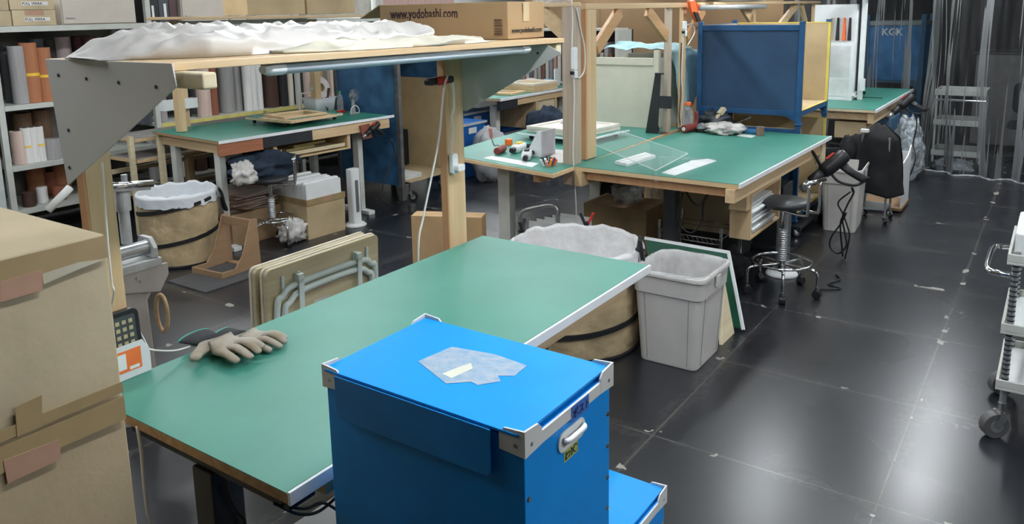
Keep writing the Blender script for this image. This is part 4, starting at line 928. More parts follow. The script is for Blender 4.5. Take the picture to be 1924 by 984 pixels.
# ---------------------------------------------------------------- under and in front of the left bench
lbin = fabric_bin('tan pop-up fabric bin with white liner and black spiral band, by the left workbench', -6.12, 3.79, .60, .30, .315, mat('white_liner', (.7, .73, .76), .35, var=.02, bump=.5, bscale=9), .4)
B().tube([(-5.98, 4.07, .60), (-5.95, 4.10, .55), (-5.93, 4.11, .45), (-5.92, 4.12, .40), (-5.935, 4.13, .38), (-5.95, 4.11, .41), (-5.955, 4.10, .5)], .012, n=6).obj('carry_strap', FABRIC, lbin, smooth=True)
t = thing('plywood_jig', 'A-shaped plywood stand with an open base in front of the left workbench', 'stand', (-5.52, 3.8, 0), math.radians(4))
PL = mat('plywood_face', (.36, .23, .13), .6, col2=(.3, .18, .1), scale=3, stretch=(1, 1, 6))
for x in (-.18, .165):
    B().prism([(x, -.2, 0), (x, .2, 0), (x, .19, .41), (x, .13, .42), (x, .02, .14), (x, -.06, .05), (x, -.2, .055)], (.015, 0, 0)).obj('side_panel', PL, t, local=True, bevel=.001)
B().box(-.1645, .1645, .13, .15, .34, .41).obj('top_rail', PL, t, local=True, bevel=.001)
B().box(-.1645, .1645, -.2, -.185, 0, .055).obj('front_rail', PL, t, local=True, bevel=.001)
B().box(-.1645, .1645, -.1, .16, .0, .012).obj('base_rail', PL, t, local=True, bevel=.001) if False else B().box(-.1645, .1645, .12, .18, .0, .015).obj('rear_rail', PL, t, local=True, bevel=.001)
pm = atZ(390, 545, .0)
tag(B().box(pm.x - .45, pm.x + .05, pm.y - .05, pm.y + .55, .0005, .008).obj('floor_mat', mat('ribbed_mat', (.07, .07, .072), .6, bump=.8, bscale=60)), 'dark ribbed mat on the floor under the plywood stand', 'mat')
st = stool('chrome stool holding bags of rags, under the left workbench', -5.82, 4.52, .62, .8, seat=True)
crumple('jacket', 'dark navy cloth heaped on the stool under the left workbench', 'clothing', (-5.95, 4.55, .60), (.2, .34, .12), JEAN, .45, 2.2, 4)
crumple('plastic_bag', 'white plastic bag on the back of the stool under the left workbench', 'bag', (-5.75, 4.2, .62), (.09, .1, .10), BUBBLE, .5, 2.5, 8)
crumple('plastic_bag', 'crumpled white plastic bag hanging on the foot ring of the chrome stool', 'bag', (-5.66, 4.60, .02), (.10, .12, .11), BUBBLE, .5, 2.6, 11)
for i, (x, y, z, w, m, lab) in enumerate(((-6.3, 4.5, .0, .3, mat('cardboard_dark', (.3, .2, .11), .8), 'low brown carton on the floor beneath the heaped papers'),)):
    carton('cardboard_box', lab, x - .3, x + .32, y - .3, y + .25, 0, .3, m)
b_ = B()
for i in range(9):
    z = .303 + i * .018
    b_.box(-6.55 + rng(0, .08), -6.02 + rng(-.06, .05), 4.2 + rng(0, .08), 4.72 + rng(-.08, .05), z, z + .012, Matrix.Translation((-6.3, 4.5, 0)) @ Matrix.Rotation(rng(-.25, .25), 4, 'Z') @ Matrix.Translation((6.3, -4.5, 0)))
tag(b_.obj('sheet_heap', mat('grey_sheets', (.36, .35, .33), .6, col2=(.3, .17, .12), scale=4)), 'untidy heap of grey and brown sheets under the left workbench', 'sheets')
t = thing('cardboard_box', 'open taped carton packed with white foam sleeves, under the left workbench', 'box', (-5.86, 4.98, 0), math.radians(-3))
b_ = B().rrect([(-.26, .26, -.22, .22, 0, .004), (-.27, .27, -.225, .225, .375, .004)], k=2, cap1=False)
b_.obj('box_body', CARD2, t, local=True, solid=.006)
B().box(-.275, .275, -.229, -.2265, .32, .378).box(.2735, .276, -.229, .229, .32, .378).obj('tape', TAPE, t, local=True)
B().box(.2765, .2775, -.04, .07, .34, .372).obj('pink_tape', TAPEP, t, local=True)
t = thing('foam_sleeves', 'block of white foam sleeves standing packed in the open carton', 'foam sheets', (-5.86, 4.98, .03), math.radians(-3))
for i in range(14):
    x = -.235 + i * .036
    B().rrect([(-.205, .205, -.01, .49 + .012 * math.sin(i * 1.7), 0, .02), (-.205, .205, -.01, .49 + .012 * math.sin(i * 1.7), .033, .02)], m=frame((0, 1, 0), (0, 0, 1), (x - .018, 0, 0))).obj('sleeve', WHITE, t, local=True, bevel=.003)
t = thing('tower_heater', 'slim white tower heater on a round base next to the open carton', 'heater', (-5.61, 5.34, 0))
B().lathe([(.11, 0), (.11, .012), (.09, .028), (.05, .035)], n=32).obj('base', WHITE, t, local=True, smooth=True)
B().rrect([(-.045, .045, -.055, .055, .0355, .02), (-.045, .045, -.055, .055, .57, .02)]).obj('column', WHITE, t, local=True, bevel=.004)
B().rrect([(-.04, .0, .14, .46, -.001, .008), (-.04, .0, .14, .46, .002, .008)], m=frame((0, 1, 0), (0, 0, 1), (.0455, .02, 0))).obj('grille', mat('heater_grille', (.14, .15, .16), .3), t, local=True)
tag(B().rrect([(-5.68, -5.45, 5.45, 5.57, .0, .02), (-5.67, -5.46, 5.46, 5.56, .03, .02)]).obj('foot_pedal', WHITE, smooth=False, bevel=.004), 'small white pedal on the floor beside the tower heater', 'pedal') if False else None
t = thing('metal_stand', 'grey steel V-shaped stand in the dark beneath the left workbench', 'stand', (-6.6, 5.3, 0))
B().bar((-6.55, 5.35, .3), (-6.55, 5.2, .8), .03, .03).bar((-6.55, 5.37, .3), (-6.55, 5.5, .8), .05, .03).bar((-6.55, 5.1, .3), (-6.55, 5.6, .3), .04, .04).obj('bars', STEEL, t)
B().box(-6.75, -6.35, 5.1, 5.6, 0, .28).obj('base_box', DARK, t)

# ---------------------------------------------------------------- grey cast press on a pedestal
t = thing('pedestal_machine', 'grey cast machine on a beige pedestal between the near shelf post and the tan bin', 'machine', (-3.80, 2.07, 0))
PB = mat('machine_beige', (.5, .46, .43), .5, var=.03)
X_, Y_ = -3.80, 2.07
B().rrect([(X_ - .2, X_ + .06, Y_ - .18, Y_ + .1, 0, .03), (X_ - .16, X_ + .04, Y_ - .16, Y_ + .08, .1, .02), (X_ - .14, X_ + .03, Y_ - .15, Y_ + .07, .62, .02), (X_ - .14, X_ + .05, Y_ - .16, Y_ + .16, .74, .02), (X_ - .14, X_ + .05, Y_ - .18, Y_ + .18, .80, .02)]).obj('pedestal', PB, t, bevel=.004)
B().box(X_ - .1, X_ + .1, Y_ - .2, Y_ + .15, .801, .845).obj('bed_plate', GALV, t, bevel=.004)
for s in (-.16, .1): B().prism([(X_ - .1, Y_ + s, .846), (X_ + .1, Y_ + s, .846), (X_ + .1, Y_ + s, .9), (X_ + .05, Y_ + s, .95), (X_ - .06, Y_ + s, .95), (X_ - .1, Y_ + s, .9)], (0, .03, 0)).obj('cheek', GALV, t, bevel=.003)
B().cyl((X_ + .03, Y_ - .2, .90), (X_ + .03, Y_ + .14, .90), .037, n=24).obj('roller', STEEL, t, bevel=.003)
B().cyl((X_ - .03, Y_ - .0, .93), (X_ - .03, Y_ - .0, 1.20), .034, n=20).obj('column', GALV, t, bevel=.003)
B().cyl((X_ - .03, Y_, 1.10), (X_ - .03, Y_, 1.21), .048, n=20).obj('column_collar', GALV, t, bevel=.003)
B().bar((X_ + .02, Y_ - .24, 1.245), (X_ + .02, Y_ + .16, 1.205), .05, .03).obj('crossbar', STEEL, t, bevel=.004)
B().tube([(X_ + .05, Y_ - .22, 1.262), (X_ + .05, Y_ + .17, 1.222)], .018, n=12).obj('rail', CHROME, t, smooth=True)
B().cyl((X_ + .02, Y_ + .0, 1.25), (X_ + .02, Y_ + .0, 1.29), .02, n=14).obj('knob', STEEL, t, bevel=.002)
B().cyl((X_ + .0, Y_ - .26, .9), (X_ + .0, Y_ - .201, .9), .05, n=20).obj('hand_wheel', STEEL, t, bevel=.003)
B().prism([(X_ + .06, Y_ - .18, .80), (X_ + .06, Y_ + .2, .80), (X_ + .06, Y_ + .2, .74), (X_ + .06, Y_ + .13, .66), (X_ + .06, Y_ - .18, .72)], (.02, 0, 0)).obj('front_plate', PB, t, bevel=.002)
for y in (-.02, .0): B().cyl((X_ + .08, Y_ + y, .745 - y), (X_ + .087, Y_ + y, .745 - y), .008, n=10).obj('bolt', STEEL, t)
t.scale = (.78, .78, 1)
t2 = thing('wooden_ring', 'round wooden hoop hanging on the side of the beige pedestal', 'ring', (X_ + .07, Y_ + .11, .42))
B().tube([V((X_ + .03, Y_ + .115, .53 + .10 * math.cos(a))) + V((.03 * math.sin(a), .012 * math.sin(a), 0)) for a in [i * math.pi / 12 for i in range(24)]], .012, closed=True, smooth=False).obj('hoop', PINEX, t2, smooth=True)
t = thing('paper_feed_table', 'pale machine table with a grey steel bar behind the cardboard stack', 'machine', (-4.4, 1.9, 0))
p1, p2 = atX(90, 395, -4.6), atX(132, 352, -4.6)
B().rrect([(-4.9, -4.2, 1.45, 2.0, .90, .08), (-4.9, -4.2, 1.45, 2.0, .94, .08)]).obj('table_top', mat('blush_plastic', (.6, .54, .5), .5), t, bevel=.01)
B().box(-4.75, -4.35, 1.6, 1.9, 0, .899).obj('cabinet_base', PB, t, bevel=.01)
B().tube([p1, p2], .022, n=12).obj('feed_bar', PGREY, t, smooth=True)
# ---------------------------------------------------------------- centre: right-hand bench
CBX, CBY, CRZ = -1.612, 4.803, math.radians(-.9)
ZC = .95
t = thing('workbench', 'centre workbench with green top, white edge strip and black column legs', 'workbench', (CBX, CBY, 0), CRZ)
W_, D_ = 1.215, 2.22
lb(B().box(-W_, 0, 0, D_, ZC - .032, ZC - .004), 'top_board', PINEX, t, bevel=.001)
lb(B().box(-W_ + .002, -.003, .003, D_, ZC - .0035, ZC), 'green_surface', GREEN, t)
lb(B().box(.0003, .011, 0, D_, ZC - .026, ZC + .003), 'edge_strip', WTRIM, t, bevel=.001)
lb(B().box(-.075, -.015, -.03, 1.98, ZC - .12, ZC - .0325), 'side_rail', PINE, t, bevel=.002)
lb(B().box(-W_ + .02, -W_ + .08, -.01, 2.0, ZC - .14, ZC - .0325), 'side_rail', PINE, t, bevel=.002)
lb(B().box(-W_ + .081, -.076, .05, .09, ZC - .1, ZC - .0325), 'front_apron', PINEO, t, bevel=.002)
lb(B().box(-.06, -.005, 1.99, 2.1, ZC - .22, ZC - .0325), 'end_block', PALEW, t, bevel=.002)
for y in (.26, 1.75):
    lb(B().box(-.63, -.54, y, y + .08, .04, ZC - .14), 'leg', BLACKM, t, bevel=.004)
    lb(B().box(-.95, -.2, y + .01, y + .07, ZC - .139, ZC - .101), 'cross_bar', BLACKM, t, bevel=.003)
    lb(B().box(-1.0, -.15, y - .01, y + .09, 0, .0395), 'foot', BLACKM, t, bevel=.006)
t = thing('paper_box', 'open pine box holding white cloths, hung under the right side of the centre bench', 'box', (-1.71, 5.5, .48))
x0, x1, y0, y1, z0, z1 = -1.80, -1.655, 5.2, 5.88, .48, .80
B().box(x0, x1, y0, y0 + .02, z0, z1).obj('end_panel', PINEZ, t, bevel=.001)
B().box(x0, x1, y1 - .02, y1, z0, z1).obj('end_panel', PINEZ, t, bevel=.001)
B().box(x0, x1, y0 + .0205, y1 - .0205, z0, z0 + .018).obj('bottom_panel', PINE, t, bevel=.001)
B().box(x0, x1, y0 + .0205, y1 - .0205, z1 - .018, z1).obj('top_panel', PINE, t, bevel=.001)
B().box(x0, x0 + .01, y0 + .0205, y1 - .0205, z0 + .0185, z1 - .0185).obj('back_panel', CARD2, t)
B().box(-1.78, -1.66, 5.12, 5.199, .70, .829).box(-1.78, -1.66, 5.199, 5.22, .801, .829).obj('hanger_block', PINE, t, bevel=.002)
B().box(-1.78, -1.66, 5.85, 5.9, .801, .83).obj('hanger_block', PINE, t, bevel=.002)
t = thing('folded_cloths', 'stack of folded white cloths in the pine box under the centre bench', 'cloths', (-1.71, 5.5, .5))
for i in range(9):
    z = .5 + i * .025
    B().rrect([(-1.785, -1.668 + .018 * math.sin(i * 2.3), 5.24 + .02 * math.sin(i), 5.80 - .035 * (i % 3), z, .01), (-1.785, -1.662 + .018 * math.sin(i * 2.3), 5.24 + .02 * math.sin(i), 5.80 - .035 * (i % 3), z + .022, .01)]).obj('cloth', WHITE, t, bevel=.006)

# centre-left bench
t = thing('workbench', 'bench with green top and plywood edge behind the far post, holding frames and tools', 'workbench', (-3.4, 5.7, 0))
q = [(-2.80, 4.515), (-3.99, 4.74), (-4.2, 6.95), (-2.885, 6.95)]
B().prism([(x, y, ZC - .03) for x, y in q], (0, 0, .026)).obj('top_board', PINEX, t, bevel=.001)
B().prism([(x, y, ZC - .0035) for x, y in ((-2.815, 4.53), (-3.985, 4.755), (-4.19, 6.95), (-2.89, 6.95))], (0, 0, .0035)).obj('green_surface', GREEN, t)
for yy in (4.93, 6.4):
    B().box(-3.57, -3.46, yy, yy + .08, .04, .87).obj('leg', PGREY, t, bevel=.004)
    B().box(-4.0, -3.0, yy, yy + .07, .8705, .915).obj('cross_bar', PGREY, t, bevel=.004)
    B().box(-3.95, -3.1, yy - .01, yy + .09, 0, .0395).obj('foot', PGREY, t, bevel=.004)
B().box(-3.06, -3.0, 4.66, 6.8, .84, .915).obj('side_rail', PINEO, t, bevel=.002)
B().box(-3.3, -2.95, 4.70, 4.74, .85, .9195).obj('front_rail', PINEO, t, bevel=.002) if False else None

# timber frame rising between the two benches
t = thing('timber_frame', 'timber frame of posts, beams and braces standing between the two centre benches', 'frame', (-2.86, 6.0, 0))
FX = -2.83
def post(x0, x1, y0, y1, z0, z1, m): B().box(x0, x1, y0, y1, z0, z1).obj('post', m, t, bevel=.003)
post(-2.93, -2.832, 4.86, 4.96, .80, 2.07, WEATH)
post(-2.89, -2.845, 5.07, 5.21, .954, 2.049, PINEZ)
B().box(-2.89, -2.845, 5.05, 5.0695, .954, 2.049).obj('post_facing', PINEO, t)
post(-2.90, -2.86, 6.54, 6.62, .954, 2.049, WEATH)
post(-2.90, -2.86, 6.87, 6.94, .954, 2.049, PINEZ)
B().box(-2.89, -2.84, 5.05, 7.45, 2.05, 2.092).obj('long_beam', PINE, t, bevel=.003)
B().box(-3.45, -2.832, 4.87, 4.96, 2.071, 2.10).obj('cross_beam', PINEX, t, bevel=.003)
B().box(-2.94, -2.80, 7.46, 11.5, 2.071, 2.10).obj('upper_board', PINE, t, bevel=.003)
ORB = wood('brace_pine', (.55, .33, .16), (.45, .25, .11), 1, 2)
def brace(p0, p1, m=PINE): B().bar(p0, p1, .10, .035, (1, 0, 0)).obj('brace', m, t, bevel=.003)
brace((-2.868, 5.24, 1.76), (-2.868, 5.62, 2.03), ORB); brace((-2.868, 6.52, 1.80), (-2.868, 6.12, 2.03), ORB); brace((-2.868, 6.97, 1.76), (-2.868, 7.36, 2.03), ORB)
B().bar((-2.91, 4.91, 1.86), (-3.15, 4.91, 2.06), .10, .035, (0, 1, 0)).obj('brace', PINE, t, bevel=.003)
for ya, za, yb, zb in ((9.2, 1.7, 8.5, 2.06), (9.6, 1.7, 10.6, 2.06), (11.2, 1.7, 10.8, 2.06)): brace((-2.88, ya, za), (-2.88, yb, zb))
post(-2.91, -2.83, 8.75, 8.83, 0, 2.07, PINEZ); post(-2.91, -2.83, 11.46, 11.5, 0, 2.07, PINEZ)
t = thing('led_batten', 'unlit tube light under the timber frame above the blue crate', 'light', (-2.8, 8, 2.05))
B().tube([(-2.76, 7.0, 2.045), (-2.76, 8.9, 2.045)], .025, n=12, smooth=False).obj('tube', mat('tube_grey', (.4, .42, .42), .4), t, smooth=True)
t = crumple('plastic_bag', 'folded clear and white plastic film lying on top of the timber frame', 'plastic sheet', (-2.87, 8.2, 2.102), (.10, .9, .03), BUBBLE, .3, 2, 5)
t = crumple('plastic_bag', 'clear plastic bundle on the cross beam of the timber frame', 'plastic sheet', (-3.05, 4.92, 2.102), (.14, .05, .05), CLEAR, .4, 2, 6)
# cords and fittings on the posts
def strip_(label, at, h=.16, plug=True):
    t = thing('socket_strip', label, 'power strip', tuple(at))
    m_ = frame((0, 1, 0), (0, 0, 1), at)
    B().rrect([(-.026, .026, -h / 2, h / 2, 0, .016), (-.026, .026, -h / 2, h / 2, .026, .016)], m=m_).obj('socket_body', WHITE, t, bevel=.004)
    if plug:
        B().rrect([(-.022, .02, -h / 2 - .055, -h / 2 - .002, 0.002, .01), (-.022, .02, -h / 2 - .055, -h / 2 - .002, .03, .01)], m=m_).obj('plug', WHITE, t, bevel=.003)
        B().rrect([(-.045, -.023, -h / 2 - .03, -h / 2 - .005, 0.004, .004), (-.045, -.023, -h / 2 - .03, -h / 2 - .005, .025, .004)], m=m_).obj('switch', BLACK, t)
xs_ = -2.824
strip_('white socket strip on the weathered post between the centre benches', atX(1076, 110, xs_))
def cx(pts, x=xs_): return [atX(px, py, x) for px, py in pts]
cable('white cord dropping to the socket strip on the weathered post', cx([(1074, 0), (1076, 40), (1075, 70), (1075, 95)]), .005, WCORD)
cable('white cord looped along the right edge of the weathered post', cx([(1083, 15), (1090, 50), (1098, 90), (1098, 130), (1088, 146), (1080, 138)]), .006, WCORD)
cable('white cord running down the weathered post below its socket', cx([(1078, 140), (1079, 180), (1078, 230), (1077, 280), (1078, 320)]) + [V((-2.82, 4.86, .6)), V((-2.82, 4.86, .01))], .005, WCORD)
strip_('white socket block with plugs between the two far posts of the timber frame', atX(1284, 48, -2.84), .08)
cable('white cord running down between the two far posts of the timber frame', cx([(1284, 65), (1282, 100), (1281, 150), (1283, 190), (1280, 220), (1280, 244)], -2.84), .007, WCORD)
cable('brown cord beside the white one between the two far posts', cx([(1280, 80), (1279, 120), (1279, 180), (1276, 215), (1279, 240)], -2.85), .006, mat('brown_cord', (.12, .06, .04), .5))
cable('white looped cord at the upper brace near the orange clamp', cx([(1288, 48), (1300, 46), (1305, 60), (1292, 85)], -2.83), .006, WCORD)
t = thing('spring_clamp', 'orange and black spring clamp gripping the beam of the timber frame', 'clamp', tuple(atX(1300, 25, -2.80)))
B().prism(cx([(1290, 2), (1300, 0), (1312, 38), (1304, 42), (1294, 22)], -2.80), (.03, 0, 0)).obj('jaw', ORANGE, t, bevel=.004)
B().prism(cx([(1303, 5), (1316, 10), (1320, 20), (1308, 20)], -2.80), (.03, 0, 0)).obj('jaw', ORANGE, t, bevel=.004)
B().prism(cx([(1302, 22), (1310, 24), (1316, 40), (1309, 42)], -2.769), (.012, 0, 0)).obj('grip', BLACK, t, bevel=.003)

# cream cabinet carcass on the centre-left bench, with a draped cloth
CREAM = mat('cream_panel', (.56, .55, .45), .45, var=.02)
t = thing('cream_crate', 'cream painted panel crate standing on the centre-left bench', 'crate', (-3.4, 7.1, .951))
X0_, X1_, Y0_, Y1_ = -3.78, -3.03, 6.72, 7.5
B().box(X0_, X1_ - .051, Y0_ + .012, Y0_ + .03, .951, 1.53).obj('front_panel', CREAM, t, bevel=.001)
B().box(X0_, X1_ - .051, Y0_, Y0_ + .04, 1.531, 1.60).obj('top_rail', CREAM, t, bevel=.003)
B().box(X1_ - .05, X1_, Y0_, Y0_ + .05, .951, 1.67).obj('corner_post', CREAM, t, bevel=.003)
B().box(X1_ - .05, X1_, Y1_ - .05, Y1_, .0, 1.67).obj('corner_post', CREAM, t, bevel=.003)
B().box(X1_ - .03, X1_ - .012, Y0_ + .051, Y1_ - .051, .951, 1.60).obj('side_panel', mat('cream_side', (.5, .52, .45), .45), t, bevel=.001)
B().box(X0_ + .02, X1_ - .06, Y1_ - .03, Y1_, .951, 1.60).obj('back_panel', CREAM, t)
B().box(X0_ + .02, X1_ - .06, Y1_ - .2, Y1_, .0, .95).obj('base_support', PINEZ, t)
def drape(u, v):
    x = -3.65 + .80 * u; y = 6.9 + .65 * v
    w = noise.noise(V((x * 6, y * 6, 2))) * .035 + noise.noise(V((x * 15, y * 9, 5))) * .015
    if u < .72: return V((x - .05, y, 1.675 + w + .03 * math.sin(v * 3)))
    f = (u - .72) / .28
    return V((-3.005 + .07 * math.sin(f * 1.5) + .015 * noise.noise(V((f * 3, y * 14, 1))) , y + f * .05, 1.675 + w * (1 - f) - f * (.50 + .1 * math.sin(y * 9))))
tag(B().grid(drape, 60, 40).obj('draped_cloth', mat('pale_blue_cloth', (.38, .62, .66), .7, var=.06, bump=.3, bscale=30), smooth=True, solid=.003), 'pale turquoise cloth draped over the cream crate', 'cloth')
t = thing('black_jig', 'black painted angled stand with a cross arm against the cream crate', 'stand', (-2.95, 6.45, .951))
B().prism([(-2.945, 6.46, 1.478), (-2.895, 6.46, 1.478), (-2.915, 6.46, 1.03), (-2.90, 6.46, .99), (-2.92, 6.46, .951), (-3.03, 6.46, .951)], (0, .02, 0)).obj('upright_plate', BLACKM, t, bevel=.001)
B().box(-2.945, -2.87, 6.455, 6.485, 1.479, 1.49).obj('top_plate', BLACKM, t)
B().box(-2.9145, -2.78, 6.46, 6.48, 1.18, 1.29).obj('cross_arm', BLACKM, t, bevel=.001) if False else B().box(-2.905, -2.79, 6.46, 6.48, 1.18, 1.29).obj('cross_arm', BLACKM, t, bevel=.001)
B().box(-3.03, -2.87, 6.461, 6.60, .951, .957).obj('foot_plate', BLACKM, t, bevel=.001)

# ---------------------------------------------------------------- things on the centre benches
def onc(px, py, z=ZC + .0005): return atZ(px, py, z)
def cthing(name, label, cat, px, py, rz=0, z=ZC + .0005): return thing(name, label, cat, tuple(onc(px, py, z)), rz)
t = thing('dolly_board', 'green-topped dolly board with white edge and castors on the centre-left bench', 'dolly', (-3.46, 5.92, ZC + .0005), math.radians(-6))
B().box(-.36, .36, -.34, .34, .045, .06).obj('deck', WTRIM, t, local=True, bevel=.002)
B().box(-.35, .35, -.33, .33, .0605, .063).obj('green_surface', GREEN, t, local=True)
for x, y in ((-.27, -.25), (.27, -.25), (.27, .25), (-.27, .25)):
    o = B().cyl((x, y - .009, .018), (x, y + .009, .018), .0178, n=14).obj('wheel', BLACK, t, local=True); B().box(x - .02, x + .02, y - .02, y + .02, .0365, .0445).obj('wheel_plate', STEEL, o, local=True)
WF = mat('white_frame_wood', (.72, .68, .6), .5, var=.04)
def frame2(label, z, rz, w, h, bw, th, inner, group):
    f = thing('picture_frame', label, 'frame', (-3.46, 5.92, z), rz, group)
    for nm, a in (('rail', (-w / 2, w / 2, -h / 2, -h / 2 + bw)), ('rail', (-w / 2, w / 2, h / 2 - bw, h / 2)), ('rail', (-w / 2, -w / 2 + bw, -h / 2 + bw + .0005, h / 2 - bw - .0005)), ('rail', (w / 2 - bw, w / 2, -h / 2 + bw + .0005, h / 2 - bw - .0005))):
        B().box(*a, 0, th).obj(nm, WF, f, local=True, bevel=.002)
    if inner: B().box(-w / 2 + bw + .001, w / 2 - bw - .001, -h / 2 + bw + .001, h / 2 - bw - .001, .004, .012).obj('backing', inner, f, local=True)
    return f
frame2('lower white wooden frame on the dolly of the centre-left bench', ZC + .0645, math.radians(-8), .60, .56, .05, .026, None, None)
frame2('upper white wooden frame with a pale backing, topmost on the centre-left dolly', ZC + .092, math.radians(-6), .60, .56, .05, .026, WHITE, None)
tag(B().box(-3.66, -3.5, 6.02, 6.14, ZC + .105, ZC + .107).obj('black_strip', mat('slate_card', (.08, .08, .09), .6)), 'dark card strip lying inside the upper white frame', 'card')
t = cthing('rubber_roller', 'dark red rubber hand roller beside an orange cap on the centre-left bench', 'roller', 942, 288, .4)
B().cyl((-.02, -.07, .028), (.0, .09, .028), .028, n=20).obj('roller', DKRED, t, local=True, bevel=.003)
B().tube([(.0, .1, .028), (-.05, .1, .05), (-.06, .02, .06), (-.08, .01, .12)], .006).obj('yoke', STEEL, t, local=True, smooth=True)
B().cyl((-.08, .01, .12), (-.085, .0, .2), .014, n=12).obj('handle', mat('pinkish_handle', (.5, .22, .18), .5), t, local=True, bevel=.003)
p = onc(956, 272); tag(B().cyl((p.x, p.y, ZC + .0005), (p.x, p.y, ZC + .05), .032, n=20).obj('orange_cap', mat('vivid_orange', (1, .18, .02), .4), bevel=.004), 'round vivid orange cap standing behind the red roller', 'cap')
def local_gun(label, px, py, rz, body, accent):
    t = cthing('tape_gun', label, 'tool', px, py, rz)
    B().rrect([(-.03, .03, -.09, .09, .002, .02), (-.036, .036, -.10, .10, .03, .025), (-.03, .03, -.09, .09, .06, .02)]).obj('body', body, t, local=True, smooth=True)
    B().tube([(.02, .08, .03), (.06, .13, .03), (.07, .19, .03)], .017, n=10).obj('grip', BLACK, t, local=True, smooth=True)
    B().box(-.02, .02, -.03, .05, .0605, .072).obj('accent', accent, t, local=True, bevel=.003)
    B().cyl((.0, -.099, .03), (.0, -.15, .03), .02, n=16).obj('nozzle', BLACK, t, local=True)
local_gun('white and yellow tape gun on the centre-left bench, farther from the camera', 975, 284, .2, WHITE, YELLOW)
local_gun('white tape gun with black grip on the centre-left bench, closer to the camera', 990, 298, .5, WHITE, BLACK)
t = cthing('acrylic_bookend', 'milky acrylic wedge standing on the centre-left bench', 'block', 1018, 290)
B().prism([(-.09, -.1, 0), (.06, -.1, 0), (.06, -.1, .2), (.03, -.1, .2)], (0, .02, 0)).obj('left_fin', MILK, t, local=True, bevel=.001)
B().box(.061, .075, -.1, .08, 0, .2).obj('front_plate', mat('lilac_card', (.5, .47, .53), .4), t, local=True, bevel=.001)
B().box(-.08, .06, -.079, .08, .0, .01).obj('base_plate', MILK, t, local=True)
def sheet(label, pts, m=WHITE, th=.0015, z=ZC + .0008, name='paper_sheet', cat='paper'):
    return tag(B().prism([tuple(onc(px, py, z)) for px, py in pts], (0, 0, th)).obj(name, m), label, cat)
sheet('white paper strip at the near edge of the centre-left bench', [(908, 297), (925, 293), (1012, 307), (1000, 314)])
sheet('crumpled white sheet beside the weathered post on the centre-left bench', [(1044, 282), (1072, 284), (1074, 307), (1050, 307), (1030, 300)], BUBBLE, .006)
t = cthing('marker_cluster', 'round holder bristling with coloured markers at the bench corner', 'markers', 1030, 311)
cols_ = [ORANGE, BLACK, WHITE, mat('pen_blue', (.02, .1, .5), .4), BLACK, mat('pen_orange', (.9, .35, .05), .4), BLACK, WHITE, ORANGE, BLACK, mat('pen_pink', (.8, .3, .25), .4), BLACK]
for i, m_ in enumerate(cols_):
    a = i * 2.4; r = .018 + .006 * i; h = .05 - .002 * i
    p = V((math.cos(a) * r * .6, math.sin(a) * r * .6, 0)); d = V((math.cos(a) * .5, math.sin(a) * .5, 1)).normalized()
    B().cyl(p, p + d * (h + .02), .009, n=10).obj('marker', m_, t, local=True, bevel=.001)
# on the right-hand bench
t = cthing('acrylic_tray', 'clear acrylic plate with small posts lying on the near part of the centre bench', 'acrylic plate', 1190, 300)
qs = [tuple(onc(px, py, ZC + .0675)) for px, py in ((1105, 268), (1165, 247), (1292, 290), (1232, 322))]
B().prism(qs, (0, 0, .004)).obj('plate', ACRYL, t)
for i in range(4): B().tube([V(qs[i]) + V((0, 0, .006)), V(qs[(i + 1) % 4]) + V((0, 0, .006))], .0022, n=5).obj('plate_edge', MILK, t)
for qx, qy, _ in qs: B().cyl((qx * .985 - .033, qy * .985 + .08, ZC + .0005), (qx * .985 - .033, qy * .985 + .08, ZC + .067), .012, n=12).obj('post', ACRYL, t)
t = cthing('white_block', 'white ridged plastic block under the clear acrylic plate', 'block', 1190, 302)
B().prism([tuple(onc(px, py)) for px, py in ((1155, 308), (1178, 313), (1232, 297), (1212, 291))], (0, 0, .022)).obj('block', WHITE, t, bevel=.001)
for i, (a, c) in enumerate((((1160, 304), (1215, 290)), ((1168, 307), (1225, 293)))): B().tube([tuple(onc(*a, ZC + .0235)), tuple(onc(*c, ZC + .0235))], .003, n=6).obj('ridge', PGREY, t)
sheet('long white plastic strip beside the acrylic plate on the centre bench', [(1243, 325), (1268, 330), (1346, 303), (1330, 299), (1300, 302)], WHITE, .004)
sheet('clear ruler lying across the white strip on the centre bench', [(1236, 296), (1240, 293), (1346, 299), (1344, 304)], ACRYL, .004, ZC + .0052, 'clear_ruler', 'ruler')
t = cthing('rubber_roller', 'dark red rubber roller leaning by the bottle on the centre bench', 'roller', 1293, 248, .8)
B().cyl((-.06, -.04, .036), (.08, .05, .036), .035, n=20).obj('roller', DKRED, t, local=True, bevel=.003)
B().cyl((-.0605, -.04, .036), (-.067, -.044, .036), .018, n=14).obj('end_disc', WHITE, t, local=True)
B().tube([(.09, .06, .04), (.12, .09, .08), (.12, .10, .17)], .016, n=10).obj('handle', DKRED, t, local=True, smooth=True)
t = cthing('glue_bottle', 'clear squat bottle with a bright orange cap against the far post', 'bottle', 1292, 243)
B().lathe([(.045, 0), (.05, .01), (.05, .16), (.03, .20), (.022, .21), (.022, .22)], n=24).obj('bottle_body', CLEAR, t, local=True, smooth=True)
B().cyl((0, 0, .221), (0, 0, .25), .03, n=16).obj('cap', ORANGE, t, local=True, bevel=.003)
t = cthing('glass_dome', 'small clear dome on a black base among the tools of the centre bench', 'dome', 1318, 248)
B().cyl((0, 0, 0), (0, 0, .035), .05, n=20).obj('base', BLACK, t, local=True, bevel=.003)
B().ball((0, 0, .036), .045, (1, 1, 1.1), n=10).obj('dome', CLEAR, t, local=True, smooth=True)
